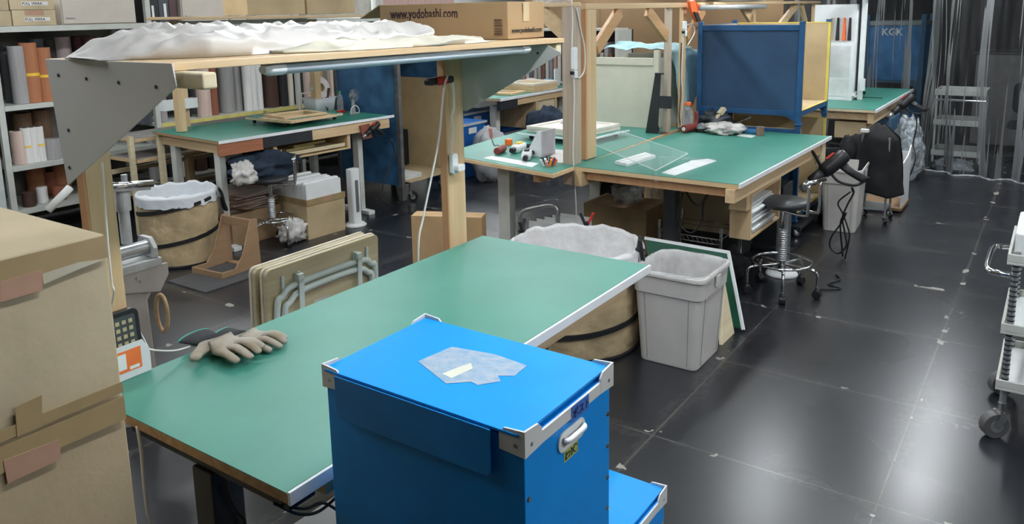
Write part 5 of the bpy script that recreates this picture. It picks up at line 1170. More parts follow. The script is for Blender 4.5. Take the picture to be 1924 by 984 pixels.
p = onc(1362, 250); crumple('work_glove', 'heap of white cotton gloves on the far part of the centre bench', 'gloves', (p.x, p.y, ZC + .001), (.15, .16, .05), BUBBLE, .5, 2.6, 21)
p = onc(1345, 240); crumple('tool_heap', 'dark heap of hand tools behind the white gloves on the centre bench', 'tools', (p.x - .03, p.y + .08, ZC + .001), (.13, .16, .08), mat('dark_heap', (.05, .06, .07), .5, var=.4), .5, 3, 22)
def tool(kind, label, cat, px, py, h, m, w=.02, dx=.05, dy=.05, z=ZC + .0005, l=.12):
    p = onc(px, py, z); t = thing(kind, label, cat, tuple(p))
    B().bar((0, 0, .0), (dx, dy, h), w, w * .5).obj('shaft', m, t, local=True, bevel=.002)
    B().bar((dx, dy, h + .0), (dx * 1.4, dy * 1.4, h * 1.4), w * 1.5, w).obj('handle', m, t, local=True, bevel=.003)
    return t
tool('wooden_scraper', 'pale wooden scraper sticking out of the tool heap on the centre bench', 'scraper', 1328, 243, .13, PALEW, .035, .07, .12)
tool('utility_knife', 'yellow handled knife in the tool heap on the centre bench', 'knife', 1345, 240, .08, YELLOW, .03, .03, .06)
tool('craft_knife', 'blue handled craft knife standing behind the tool heap', 'knife', 1326, 225, .17, mat('tool_blue', (.03, .12, .5), .4), .014, -.05, -.02)
tool('paint_brush', 'white brush in the tool heap on the centre bench', 'brush', 1332, 233, .15, WHITE, .02, -.04, .02)
tool('hand_shears', 'teal handled shears at the back of the tool heap', 'shears', 1362, 238, .10, mat('tool_teal', (.1, .3, .3), .4), .025, .0, -.06)
tool('flat_file', 'grey flat file pointing out of the tool heap towards the crate', 'file', 1370, 236, .05, STEEL, .02, .1, .12)
tool('putty_knife', 'brown handled putty knife in the tool heap', 'knife', 1333, 236, .10, mat('tool_brown', (.25, .1, .04), .5), .02, .03, .05)
t = cthing('copper_cup', 'small copper striped cylinder at the far edge of the centre bench', 'cup', 1428, 254)
B().cyl((0, 0, 0), (0, 0, .075), .034, n=24).obj('cup_wall', mat('copper_stripes', (.45, .3, .25), .35, .4, col2=(.25, .14, .1), scale=2, stretch=(12, 12, .3)), t, local=True, bevel=.002)
B().cyl((0, 0, .0755), (0, 0, .078), .027, n=20).obj('cup_rim', STEEL, t, local=True)
tag(B().prism([tuple(onc(px, py)) for px, py in ((1398, 250), (1420, 252), (1420, 246), (1402, 245))], (0, 0, .02)).obj('blue_sachet', mat('sachet_blue', (.05, .2, .42), .5), bevel=.003), 'small blue packet next to the copper cylinder', 'packet')
sheet('white card in front of the blue packet on the centre bench', [(1384, 255), (1412, 259), (1420, 255), (1392, 252)], WHITE, .003)

# ---------------------------------------------------------------- blue crates with cardboard lining
YL = mat('yellow_tape', (.75, .62, .12), .5, var=.04)
def crate(label, z0, z1, g=.085):
    x0, x1, y0, y1 = -2.82, -1.86, 7.12, 8.09
    t = thing('steel_crate', label, 'crate', ((x0 + x1) / 2, (y0 + y1) / 2, z0))
    B().box(x0 + .045, x1 - .045, y0 + .018, y0 + .024, z0 + g, z1 - .03).obj('front_panel', NAVY, t)
    B().box(x0 + .012, x0 + .018, y0 + .045, y1 - .045, z0 + g, z1 - .03).obj('side_panel', NAVY, t)
    B().box(x0 + .045, x1 - .045, y1 - .02, y1 - .014, z0 + g, z1 - .03).obj('back_panel', NAVY, t)
    for x in (x0, x1 - .044):
        for y in (y0, y1 - .044):
            B().box(x, x + .044, y, y + .044, z0 + .03, z1 + .03).obj('corner_post', NAVYF, t, bevel=.003)
            B().loft([[V((x + .022 + s * a, y + .022 + s * b, z)) for a, b in ((-1, -1), (1, -1), (1, 1), (-1, 1))] for s, z in ((.02, z0), (.03, z0 + .012), (.021, z0 + .03))]).obj('foot_cup', NAVYF, t)
            d1 = 1 if x == x0 else -1
            if g > .05: B().prism([(x + .022 + d1 * .0225, y + .005, z0 + g - .001), (x + .022 + d1 * .11, y + .005, z0 + g - .001), (x + .022 + d1 * .0225, y + .005, z0 + .035)], (0, .03, 0)).obj('gusset', NAVYF, t)
    for y in (y0 + .002, y1 - .042):
        B().box(x0 + .045, x1 - .045, y, y + .04, z1 - .05, z1).obj('top_rail', NAVYF, t, bevel=.003)
        B().box(x0 + .045, x1 - .045, y, y + .04, z0 + g, z0 + g + .05).obj('bottom_rail', NAVYF, t, bevel=.003)
    for x in (x0 + .002, x1 - .042):
        B().box(x, x + .04, y0 + .045, y1 - .045, z0 + g, z0 + g + .045).obj('bottom_rail', NAVYF, t, bevel=.003)
    B().box(x0 + .002, x0 + .042, y0 + .045, y1 - .045, z1 - .05, z1).obj('top_rail', NAVYF, t, bevel=.003)
    B().box(x0 + .045, x1 - .05, y0 + .045, y1 - .045, z0 + g + .01, z0 + g + .045).obj('floor_board', NAVYF, t)
    l = thing('cardboard_liner', 'tan cardboard lining with yellow tape inside the ' + label.split(' with')[0], 'cardboard', ((x0 + x1) / 2, (y0 + y1) / 2, z0 + g + .05))
    B().box(x0 + .05, x1 + .002, y1 - .055, y1 - .045, z0 + g + .052, z1 - .005).obj('far_sheet', CARD2, l)
    B().box(x0 + .05, x1 + .004, y0 + .046, y1 - .056, z0 + g + .046, z0 + g + .052).obj('floor_sheet', CARD2, l)
    B().box(x0 + .05, x0 + .056, y0 + .05, y1 - .06, z0 + g + .053, z1 - .005).obj('back_sheet', CARD2, l)
    B().box(x0 + .06, x1 + .002, y0 + .03, y0 + .04, z0 + g + .053, z1 + .004).obj('near_sheet', CARD2, l)
    B().box(x1 - .018, x1 + .0055, y1 - .0575, y1 - .0435, z0 + g + .06, z1 + .002).obj('tape_edge', YL, l)
    B().box(x1 - .012, x1 + .0065, y0 + .046, y1 - .058, z0 + g + .0525, z0 + g + .055).obj('tape_edge', YL, l)
    B().box(x0 + .06, x1 + .0045, y1 - .0575, y1 - .0435, z1 - .0045, z1 + .004).obj('tape_edge', YL, l)
    return t
crate('upper navy blue steel crate with a lined open side, behind the centre bench', 1.0, 1.885)
crate('lower navy blue steel crate with a lined open side, standing on a black dolly', .121, .968, .036)
t = thing('crate_dolly', 'low black dolly with steel castors carrying the stacked blue crates', 'dolly', (-2.4, 7.8, 0))
B().box(-2.86, -1.79, 7.02, 8.12, .085, .12).obj('deck', BLACKM, t, bevel=.004)
for x in (-2.75, -1.86):
    for y in (7.1, 7.98): caster(t, x, y, .038, top=.085, rot=.4)

# ---------------------------------------------------------------- under the centre bench
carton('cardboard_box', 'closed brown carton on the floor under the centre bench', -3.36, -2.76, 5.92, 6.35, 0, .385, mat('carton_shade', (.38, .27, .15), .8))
p = onc(1175, 375, .386)
t = thing('plastic_bucket', 'clear plastic tub full of film resting on the carton under the centre bench', 'tub', (-3.05, 6.15, .387))
B().rrect([(-.1, .1, -.1, .1, 0), (-.12, .12, -.12, .12, .14)], .04, cap1=False).obj('tub_wall', CLEAR, t, local=True, smooth=True, solid=.003)
crumple('', '', '', (-3.05, 6.15, .40), (.09, .09, .06), CLEAR, .4, 3, 31, parent=t).name = 'film_wad'
crumple('storage_bag', 'black cloth bag in the dark under the centre-left bench', 'bag', (-3.35, 6.62, .0), (.22, .24, .33), FABRIC, .25, 2, 32)
crumple('plastic_bag', 'grey plastic bag beside the black cloth bag under the centre benches', 'bag', (-2.9, 6.7, .0), (.16, .16, .28), CLEAR, .3, 2.5, 33)
t = thing('pale_panel_box', 'pale panel box with pine ends standing behind the black leg of the centre bench', 'box', (-2.3, 6.25, .12))
B().box(-2.58, -2.08, 6.2, 6.21, .2, .84).obj('panel', mat('buff_card', (.5, .42, .27), .7), t)
B().box(-2.62, -2.585, 6.15, 6.6, .16, .84).obj('end_panel', PINEZ, t, bevel=.001)
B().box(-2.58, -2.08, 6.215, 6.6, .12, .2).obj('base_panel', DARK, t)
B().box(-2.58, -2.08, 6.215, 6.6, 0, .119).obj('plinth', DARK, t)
t = thing('wire_rack', 'chrome wire rack in the dark under the centre bench', 'rack', (-2.3, 5.8, 0))
b_ = B()
for x in (-2.5, -2.0):
    for y in (5.6, 6.05): B().cyl((x, y, 0), (x, y, .42), .011, n=10).obj('pole', CHROME, t)
for y in (5.6, 6.05): b_.tube([(-2.5, y, .33), (-2.0, y, .33)], .006, n=6).tube([(-2.5, y, .29), (-2.0, y, .29)], .004, n=6)
for i in range(14): b_.tube([(-2.5 + .038 * i, 5.6, .33), (-2.48 + .038 * i, 5.6, .29)], .003, n=4)
for x in (-2.5, -2.0): b_.tube([(x, 5.6, .33), (x, 6.05, .33)], .006, n=6)
b_.obj('wire_shelf', CHROME, t)
crumple('storage_bag', 'dark bag lying on the floor behind the green board', 'bag', (-2.05, 5.75, 0), (.2, .2, .12), FABRIC, .3, 2, 34)
tag(B().box(-2.45, -1.85, 6.65, 6.95, 0, .55).obj('equipment_case', BLACKM, bevel=.01), 'black equipment case at the back under the centre bench', 'case')
for i, pts in enumerate(([(1285, 352), (1300, 378), (1315, 385), (1330, 365), (1345, 352)], [(1283, 362), (1276, 395), (1280, 425), (1300, 437), (1318, 415), (1322, 380), (1340, 350)])):
    cable(['upper loop of black cable hanging under the centre bench', 'lower longer loop of black cable hanging under the centre bench'][i], [atY(px, py, 5.05) for px, py in pts], .007, BCORD)
# leaning green board on a plywood stand
TR, TLp, BR = V((-1.721, 4.97, .455)), V((-2.375, 5.07, .43)), V((-1.535, 4.76, .02))
TL = TLp; BL = TL + (BR - TR)
t = thing('leaning_board', 'dark green board with white edging leaning on a plywood stand behind the grey bin', 'board', (-1.9, 4.85, .0))
nrm = ((TR - TL).cross(BR - TR)).normalized() * .018
nrm = nrm if nrm.y > 0 else -nrm
B().prism([TL, TR, BR, BL], nrm).obj('board', mat('dark_green', (.01, .09, .05), .45), t, bevel=.001)
off = -nrm.normalized() * .002
def edge(a, c, w):
    d = (c - a).normalized(); s = nrm.normalized().cross(d) * w
    m_ = ((TL + BR) / 2 - a)
    if s.dot(m_) < 0: s = -s
    B().prism([a + off, c + off, c + s + off, a + s + off], -off * .9).obj('white_edging', WTRIM, t)
    B().prism([a - s * .2, c - s * .2, c - s * .02, a - s * .02], nrm).obj('white_edging', WTRIM, t)
edge(TL, TR, .018); edge(TR, BR, .014)
tag(B().prism([(-1.60, 4.50, .0), (-1.60, 4.72, .0), (-1.70, 4.80, .30), (-1.73, 4.78, .30)], (.018, .005, 0)).obj('plywood_wedge', PALEW), 'plywood wedge stand on the floor beside the grey bin', 'stand')
# grey bins
def grey_bin(label, cx, cy, w, d, h, rz, liner=True):
    t = thing('waste_bin', label, 'bin', (cx, cy, 0), rz)
    a, b = w / 2, d / 2
    B().rrect([(-a * .76, a * .76, -b * .78, b * .78, 0, .035), (-a * .78, a * .78, -b * .8, b * .8, .01, .04), (-a * .9, a * .9, -b * .9, b * .9, h * .76, .045), (-a * .935, a * .935, -b * .94, b * .94, h * .77, .05), (-a * .96, a * .96, -b * .96, b * .96, h * .95, .05), (-a, a, -b, b, h * .955, .055), (-a, a, -b, b, h * .985, .055), (-a * .98, a * .98, -b * .98, b * .98, h, .05), (-a * .94, a * .94, -b * .94, b * .94, h, .05), (-a * .92, a * .92, -b * .92, b * .92, h * .9, .045), (-a * .75, a * .75, -b * .75, b * .75, .02, .03)], .04).obj('bin_body', BINGREY, t, local=True, bevel=.002)
    for s in (-1, 1):
        B().box(s * a * .97, s * a * 1.02, -.03, .03, h * .84, h * .95).obj('side_lug', BINGREY, t, local=True, bevel=.003)
    b_ = B()
    for s in (-.45, .45):
        for (ax, sg) in ((0, -1), (1, 1)):
            if ax == 0: b_.bar((s * w * .6, -b * .80, .02), (s * w * .66, -b * .903, h * .755), .004, .004)
            else: b_.bar((a * .79, s * d * .6, .02), (a * .903, s * d * .66, h * .755), .004, .004)
    b_.obj('panel_line', mat('bin_line', (.33, .33, .31), .5), t, local=True)
    if liner:
        def lf(u, v):
            th = 2 * math.pi * u; n4 = 5
            c, s = math.cos(th), math.sin(th); k = (abs(c) ** n4 + abs(s) ** n4) ** (-1 / n4)
            w_ = noise.noise(V((c * 3, s * 3, v * 3 + cx)))
            if v < .7:
                f = v / .7; q = .72 + .19 * f ** .8
                return V((a * q * c * k + w_ * .02 * (1 - f), b * q * s * k + w_ * .02 * (1 - f), h * .5 + f * (h * .5 + .008 + w_ * .01)))
            f = (v - .7) / .3
            return V((a * (.95 + .07 * f) * c * k, b * (.95 + .07 * f) * s * k, h + .012 + .008 * w_ - f * (.02 + .02 * w_)))
        g = B().grid(lf, 64, 12); bmesh.ops.remove_doubles(g.bm, verts=g.bm.verts, dist=1e-5)
        g.obj('bag_liner', see('bin_bag', (.75, .75, .76), .45, .12, .7, 7, milk=.2), t, smooth=True, local=True)
    return t
grey_bin('large light grey bin with a clear liner, near the corner of the foreground bench', -1.752, 4.245, .455, .47, .565, math.radians(0))
grey_bin('light grey bin standing in the aisle beneath the far heat gun', -1.585, 7.70, .36, .58, .59, math.radians(4), False)
# large fabric bin with clips
fb = fabric_bin('large tan fabric bin with a clear bag liner and spring clips, between the benches', -2.40, 4.13, .62, .385, .405, FILM, 1.2)
for k, (px, py, m_, lab) in enumerate(((1108, 404, RED, 'red and black spring clip on the far rim of the large fabric bin'), (1012, 432, BLACK, 'black spring clip on the left rim of the large fabric bin'), (1176, 458, BLACK, 'black spring clip on the right rim of the large fabric bin'))):
    p = atZ(px, py, .66); c_ = V((-2.40, 4.13, 0)); d = V((p.x, p.y, 0)) - c_; a = math.atan2(d.y, d.x)
    t = thing('spring_clip', lab, 'clip', (c_.x + .425 * math.cos(a), c_.y + .425 * math.sin(a), .60), a)
    B().bar((.006, -.028, .085), (.006, .014, -.01), .011, .016, (1, 0, 0)).obj('jaw', m_, t, local=True, bevel=.002)
    B().bar((-.012, .028, .085), (-.012, -.014, -.01), .011, .016, (1, 0, 0)).obj('jaw', BLACK, t, local=True, bevel=.002)
    B().cyl((-.02, 0, .035), (.014, 0, .035), .009, n=12).obj('pivot', BLACK, t, local=True)
    t.scale = (1.5, 1.5, 1.5); t.location.z = .58
t = thing('hand_truck', 'grey tubular hand truck handle holding white foam boards beside the fabric bin', 'hand truck', (-3.2, 4.85, 0))
hp = [atY(px, py, 4.85) for px, py in ((972, 470), (975, 440), (976, 412), (985, 396), (1010, 389), (1035, 385), (1046, 392), (1048, 410), (1049, 440))]
hp = [(hp[0].x, 4.85, .02)] + hp + [(hp[-1].x, 4.85, .02)]
B().tube(hp, .016, n=12).obj('handle_tube', STEEL, t, smooth=True)
B().box(-3.3, -2.98, 4.6, 4.9, .0, .012).obj('toe_plate', STEEL, t)
t = thing('foam_boards', 'fanned white foam boards standing behind the large fabric bin', 'foam sheets', (-3.1, 5.0, 0))
for i in range(5):
    x = -3.33 + i * .06
    B().box(x, -2.90 + .02 * i, 5.0 + .02 * i, 5.008 + .02 * i, .0, .44 + .018 * i, None).obj('board', WHITE, t, bevel=.001)
# stool and heater
stool('chrome stool with black round seat and a tall back bar beside the centre bench', -1.55, 5.62, .69, -.3, ring=.205)
t = thing('tower_heater', 'ribbed silver tower heater on a white round base behind the stool', 'heater', (-1.66, 6.02, 0))
B().lathe([(.12, 0), (.12, .012), (.1, .03), (.05, .04)], n=32).obj('base', WHITE, t, local=True, smooth=True)
B().rrect([(-.045, .045, -.05, .05, .0405, .02), (-.045, .045, -.05, .05, .62, .02)]).obj('column', STEEL, t, local=True, bevel=.004)
b_ = B()
for i in range(30): b_.box(.0455, .049, -.03, .03, .12 + i * .016, .127 + i * .016)
b_.obj('grille', mat('dark_slats', (.1, .1, .11), .4), t, local=True)
# heat guns on the right side
gun_between('black heat gun with a red switch hanging at the far corner of the centre bench', atY(1568, 306, 6.62), atY(1515, 348, 6.5), atY(1600, 365, 6.62), 1.55)
t = thing('tool_hook', 'black hook arm holding the heat gun at the far corner of the centre bench', 'hook', (-1.56, 6.5, .85))
B().tube([(-1.60, 6.5, .90), (-1.59, 6.55, .87), atY(1545, 318, 6.6)], .012).obj('arm', BLACK, t, smooth=True)
cable('black cord looping from the heat gun of the centre bench down to the floor', [atY(px, py, 6.62) for px, py in ((1602, 360), (1600, 352), (1604, 362), (1592, 385), (1583, 410), (1588, 440), (1590, 462), (1575, 476), (1560, 465), (1562, 445), (1580, 420), (1590, 400))] + [V((-1.38, 6.64, .3)), V((-1.36, 6.7, .01))], .007, BCORD)
cable('second black cord hanging straight below the heat gun of the centre bench', [atY(px, py, 6.63) for px, py in ((1598, 360), (1575, 380), (1583, 400), (1592, 425), (1596, 445))] + [V((-1.33, 6.64, .01))], .007, BCORD)
cable('black cord lying on the floor beside the stool base', [V((-1.3, 6.2, .008)), V((-1.25, 6.1, .008)), V((-1.3, 5.95, .008)), V((-1.2, 5.9, .008)), V((-1.32, 5.8, .008))], .006, BCORD)
gun_between('dark heat gun hanging at the near corner of the far right bench', atY(1703, 190, 9.8), atY(1678, 212, 9.7), atY(1722, 212, 9.8), 1.3)
cable('black cord hanging from the heat gun of the far right bench', [atY(1722, 212, 9.8), atY(1722, 240, 9.8), atY(1716, 270, 9.8), atY(1720, 300, 9.7), V((-1.35, 9.7, .01))], .008, BCORD)

# ---------------------------------------------------------------- aisle on the right: jacket trolley, white panel, far bench
t = thing('garment_trolley', 'small trolley rail on castors with a black jacket over it', 'trolley', (-1.42, 8.1, 0))
for x, y in ((-1.5, 7.98), (-1.27, 7.98), (-1.5, 8.25), (-1.27, 8.25)):
    o = caster(t, x, y, .028, top=.07, rot=-.8)
    B().cyl((x, y, .071), (x, y, .86 if x < -1.4 else .82), .011, n=10).obj('pole', STEEL, t)
B().box(-1.51, -1.26, 7.97, 8.26, .12, .14).obj('base_deck', STEEL, t, bevel=.002)
B().box(-1.52, -1.45, 7.95, 8.0, .86, .89).obj('top_cap', WHITE, t, bevel=.003)
def jk(u, v):
    a = 2 * math.pi * u; w = .17 + .03 * math.sin(a * 5 + v * 2) * v + .05 * v
    zz = .93 - .66 * v
    k = min(1, .25 + v * 4)
    return V((-1.38 + w * k * math.cos(a) + .01 * noise.noise(V((a * 2, v * 4, 3))), 8.1 + (.16 + .03 * v) * k * math.sin(a) + .03 * noise.noise(V((a, v * 3, 9))), zz + .03 * noise.noise(V((a, 5, v)))))
g = B().grid(jk, 60, 24); bmesh.ops.remove_doubles(g.bm, verts=g.bm.verts, dist=1e-5); tag(g.obj('jacket', FABRIC, smooth=True, solid=.004), 'black jacket draped over the small trolley in the aisle', 'jacket')
crumple('storage_bag', 'black bag hanging left of the jacket in the aisle', 'bag', (-1.66, 8.3, .32), (.12, .14, .26), FABRIC, .2, 2, 41)
t = thing('white_panel_rack', 'white panel standing on a plywood base behind the black jacket', 'panel', (-1.35, 8.7, 0))
B().box(-1.62, -1.20, 8.45, 8.95, .02, .05).obj('base', PLY if False else PL, t, bevel=.002)
B().prism([(-1.22, 8.5, .0505), (-1.22, 8.93, .0505), (-1.22, 8.93, .62), (-1.22, 8.78, .54), (-1.22, 8.5, .5)], (.012, 0, 0)).obj('panel', WHITE, t, bevel=.001)
B().box(-1.6, -1.225, 8.93, 8.94, .0505, .55).obj('panel', WHITE, t, bevel=.001)
for x in (-1.58, -1.24):
    for y in (8.5, 8.9): B().cyl((x, y, 0), (x, y, .0195), .015, n=10).obj('foot', BLACK, t)
t = thing('workbench', 'far right workbench with a pale green top, beyond the blue crates', 'workbench', (-2.2, 10.2, 0))
B().box(-3.1, -1.585, 8.98, 11.45, .918, .945).obj('top_board', PALEW, t, bevel=.001)
B().box(-3.1, -1.588, 8.983, 11.45, .9455, .95).obj('green_surface', GREEN, t)
B().box(-1.5847, -1.57, 8.98, 11.45, .92, .953).obj('edge_strip', WTRIM, t, bevel=.001)
B().box(-1.66, -1.60, 9.0, 11.2, .80, .9175).obj('side_rail', PINE, t)
B().box(-3.0, -1.661, 9.03, 9.06, .83, .9175).obj('front_apron', PINE, t)
B().box(-2.0, -1.68, 9.065, 9.5, .62, .80).obj('drawer', CARD2, t, bevel=.004)
for x in (-1.8, -2.9):
    for y in (9.6, 11.0): B().box(x, x + .08, y, y + .08, 0, .9175).obj('leg', PGREY, t)
for i, (px, py, s, m, lab) in enumerate(((1572, 166, (.1, .14, .06), BUBBLE, 'white rag and tools on the far right workbench by the white pole'), (1600, 168, (.06, .08, .04), WHITE, 'white tape gun on the far right workbench'), (1585, 163, (.08, .1, .05), BLACK, 'black tool lying on the far right workbench'))):
    p = atZ(px, py, .951); crumple('rag' if i == 0 else 'tape_gun' if i == 1 else 'hand_tool', lab, 'tool', (max(p.x, -2.05), 9.9 + i * .25, .951), s, m, .4, 2.5, 50 + i)
tag(B().box(-1.95, -1.72, 10.15, 10.19, .9505, .956).obj('steel_ruler', BLACKM), 'black ruler lying on the far right workbench', 'ruler')
crumple('plastic_bag', 'large crinkled clear plastic bag hanging from the far right workbench', 'bag', (-1.42, 10.15, .02), (.16, .28, .40), see('crinkled_film', (.65, .72, .76), .45, .1, 1.2, 14, milk=.7), .3, 3, 44)
t = thing('blue_tote', 'dull blue plastic tote under the far right workbench', 'box', (-1.75, 10.4, 0))
B().rrect([(-2.0, -1.62, 10.15, 10.7, 0, .03), (-2.03, -1.6, 10.12, 10.73, .72, .03)]).obj('tote', mat('dull_blue', (.08, .17, .28), .5), t, bevel=.004)
stool('dark stool under the far right workbench', -1.95, 9.3, .55, 0, back=False)
# white pole, tool board and paper cabinet
t = thing('tool_cabinet', 'white cabinet with papers and hanging tools beyond the blue crate', 'cabinet', (-2.15, 9.85, .951))
B().box(-2.45, -1.985, 9.75, 9.95, .951, 1.62).obj('body', WHITE, t, bevel=.003)
B().box(-2.45, -1.985, 9.80, 9.95, 1.621, 2.05).obj('pegboard', WHITE, t, bevel=.003)
B().box(-2.35, -2.02, 9.746, 9.7495, 1.0, 1.2).obj('paper', LBL, t); B().box(-2.35, -2.02, 9.746, 9.7495, 1.22, 1.58).obj('paper', mat('paper_grey', (.62, .63, .62), .6), t)
for x, m_ in ((-2.25, PINEZ), (-2.18, BLACK), (-2.11, ORANGE), (-2.05, BLACK)):
    B().cyl((x, 9.78, 1.64), (x, 9.78, 1.9), .022, .012, n=8).obj('hanging_tool', m_, t)
t = thing('led_pole_lamp', 'white lamp pole with a horizontal lamp head beside the tool cabinet', 'lamp', (-1.92, 9.95, .951))
B().box(-1.955, -1.90, 9.9, 9.94, .951, 2.2).obj('pole', WHITE, t, bevel=.003)
B().box(-1.97, -1.9555, 9.9, 9.94, .951, 2.2).obj('black_frame_strip', BLACK, t)  # solid black strip for the curtain frame next to the pole
B().box(-1.95, -1.80, 9.3, 10.5, 2.14, 2.19).obj('lamp_head', WHITE, t, bevel=.006)
B().box(-1.92, -1.87, 9.85, 9.8995, 1.06, 1.2).obj('switch_box', WHITE, t, bevel=.003)

# ---------------------------------------------------------------- vinyl curtain and what stands behind it
CURT = bpy.data.materials.new('vinyl_curtain'); CURT.use_nodes = True
nt = CURT.node_tree; N = nt.nodes; L = nt.links; b = N['Principled BSDF']; b.inputs['Base Color'].default_value = (.22, .225, .23, 1); b.inputs['Roughness'].default_value = .1
tr = N.new('ShaderNodeBsdfTransparent'); tr.inputs[0].default_value = (.72, .74, .76, 1); mx = N.new('ShaderNodeMixShader'); fr = N.new('ShaderNodeFresnel'); fr.inputs[0].default_value = 1.5
tc = N.new('ShaderNodeTexCoord'); mp = N.new('ShaderNodeMapping'); mp.inputs['Scale'].default_value = (5, 5, .35); nz = N.new('ShaderNodeTexNoise'); nz.inputs['Scale'].default_value = 3; nz.inputs['Detail'].default_value = 6
L.new(tc.outputs['Object'], mp.inputs[0]); L.new(mp.outputs[0], nz.inputs[0])
rp = N.new('ShaderNodeMapRange'); rp.inputs[1].default_value = .4; rp.inputs[2].default_value = .75; rp.inputs[3].default_value = .02; rp.inputs[4].default_value = .16; L.new(nz.outputs[0], rp.inputs[0])
ad = N.new('ShaderNodeMath'); ad.operation = 'ADD'; L.new(rp.outputs[0], ad.inputs[0]); fm = N.new('ShaderNodeMath'); fm.operation = 'MULTIPLY'; fm.inputs[1].default_value = .8; L.new(fr.outputs[0], fm.inputs[0]); L.new(fm.outputs[0], ad.inputs[1]); ad.use_clamp = True
L.new(ad.outputs[0], mx.inputs[0]); L.new(tr.outputs[0], mx.inputs[1]); L.new(b.outputs[0], mx.inputs[2]); L.new(mx.outputs[0], N['Material Output'].inputs[0])
path = [V((-3.4, 12.0, 0)), V((-2.4, 11.85, 0)), V((-1.42, 11.75, 0)), V((-1.32, 11.0, 0)), V((-1.12, 10.74, 0)), V((-.3, 10.6, 0)), V((.8, 10.45, 0)), V((2.9, 10.3, 0))]
def curt(u, v):
    k = u * (len(path) - 1); i = min(int(k), len(path) - 2); f = k - i; p = path[i].lerp(path[i + 1], f); d = (path[i + 1] - path[i]).normalized(); nrm = V((-d.y, d.x, 0))
    s = sum((path[j + 1] - path[j]).length for j in range(i)) + f * (path[i + 1] - path[i]).length
    w = .05 * math.sin(s * 17 + 2 * noise.noise(V((s * 2, v * 1.2, 0)))) + .05 * noise.noise(V((s * 5, v * 2, 4))) + .035 * noise.noise(V((s * 14, v * 2.5, 7))) + .012 * noise.noise(V((s * 40, v * 3, 1)))
    return p + nrm * w * (.6 + .5 * v) + V((0, 0, .005 + 2.75 * (1 - v) + .01 * abs(noise.noise(V((s * 8, 1, 1)))) * (v > .99)))
t = thing('vinyl_curtain', 'wide clear vinyl curtain hanging across the far right of the room', 'curtain', (-.5, 10.8, 0))
B().grid(curt, 900, 30).obj('sheet', CURT, t, smooth=True)
hp = [curt(i / 140, 1) + V((0, 0, .005)) for i in range(141)]
B().tube(hp, .012, n=6, smooth=False).obj('bottom_hem', see('hem_film', (.7, .73, .75), .55, .12, .5, 12, milk=.5), t, smooth=True)
B().tube([p + V((0, 0, 2.77)) for p in path], .02, n=8, smooth=False).obj('curtain_rail', STEEL, t)
t = thing('steel_container', 'blue steel container lettered in white, standing behind the vinyl curtain', 'container', (-1.95, 12.5, 0))
B().box(-2.30, -1.60, 12.12, 12.9, 1.0, 1.75).obj('body', mat('kgk_blue', (.05, .22, .48), .5, var=.12, scale=6), t, bevel=.004)
B().box(-2.31, -1.59, 12.1, 12.92, 1.751, 1.81).obj('top_rail', mat('dull_rail', (.3, .33, .33), .5), t, bevel=.004)
for x in (-2.34, -1.625):
    for y in (12.09, 12.87): B().box(x, x + .06, y, y + .06, 0, 1.9).obj('corner_post', mat('kgk_post', (.04, .13, .22), .5), t, bevel=.004)
B().prism([(-2.28, 12.13, .999), (-1.63, 12.13, .999), (-1.63, 12.13, .87), (-1.75, 12.13, .96), (-2.16, 12.13, .96), (-2.28, 12.13, .87)], (0, .7, 0)).obj('skirt', MATS['kgk_post'], t)
B().box(-2.28, -1.63, 12.15, 12.85, .0, .6).obj('lower_body', MATS['kgk_blue'], t)
text('KGK', .13, frame((1, 0, 0), (0, 0, 1), (-2.12, 12.1165, 1.62)), mat('stencil_white', (.75, .78, .78), .6), t, bold=.004)
def shelf_cart(name, label, x0, x1, y0, y1, trays, top, m, cat='cart', lip=.05, wheel=.05):
    t = thing(name, label, cat, ((x0 + x1) / 2, (y0 + y1) / 2, 0))
    for z in trays:
        B().box(x0, x1, y0, y1, z, z + .012).obj('tray', m, t, bevel=.002)
        b_ = B(); th = .012
        b_.box(x0, x1, y0, y0 + th, z + .0125, z + lip).box(x0, x1, y1 - th, y1, z + .0125, z + lip).box(x0, x0 + th, y0 + th, y1 - th, z + .0125, z + lip).box(x1 - th, x1, y0 + th, y1 - th, z + .0125, z + lip)
        b_.obj('tray_rim', m, t, bevel=.002)
    return t
GC = mat('trolley_grey', (.6, .6, .55), .5)
t = shelf_cart('utility_cart', 'grey three-tier utility cart behind the vinyl curtain', -1.27, -.72, 11.0, 11.5, (.18, .56, .93), 1, GC, lip=.07)
for x in (-1.25, -.74):
    for y in (11.02, 11.48): B().cyl((x, y, .10), (x, y, .93), .014, n=10).obj('pole', GC, t); caster(t, x, y, .04, top=.1)
B().tube([(-1.27, 10.99, .88), (-1.27, 10.93, .88), (-.72, 10.93, .88), (-.72, 10.99, .88)], .012, smooth=False).obj('handle', CHROME, t)
t = thing('dark_machine', 'dim grey machine cabinet behind the right end of the vinyl curtain', 'machine', (.1, 13.4, 0))
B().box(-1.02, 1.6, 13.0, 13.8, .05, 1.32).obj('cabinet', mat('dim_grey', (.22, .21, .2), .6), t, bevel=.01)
B().box(-1.05, 1.65, 12.98, 13.85, 1.321, 1.35).obj('top', mat('dim_grey2', (.08, .08, .08), .6), t, bevel=.01)
for x in (-.9, 1.5): B().cyl((x, 13.2, 0), (x, 13.2, .05), .04, n=10).obj('foot', BLACK, t)
t = thing('office_chair', 'black chair half lost in the dark behind the curtain', 'chair', (-.3, 11.9, 0))
B().rrect([(-.52, -.08, 11.7, 12.1, .46, .08), (-.52, -.08, 11.7, 12.1, .53, .08)]).obj('seat', FABRIC, t, bevel=.01)
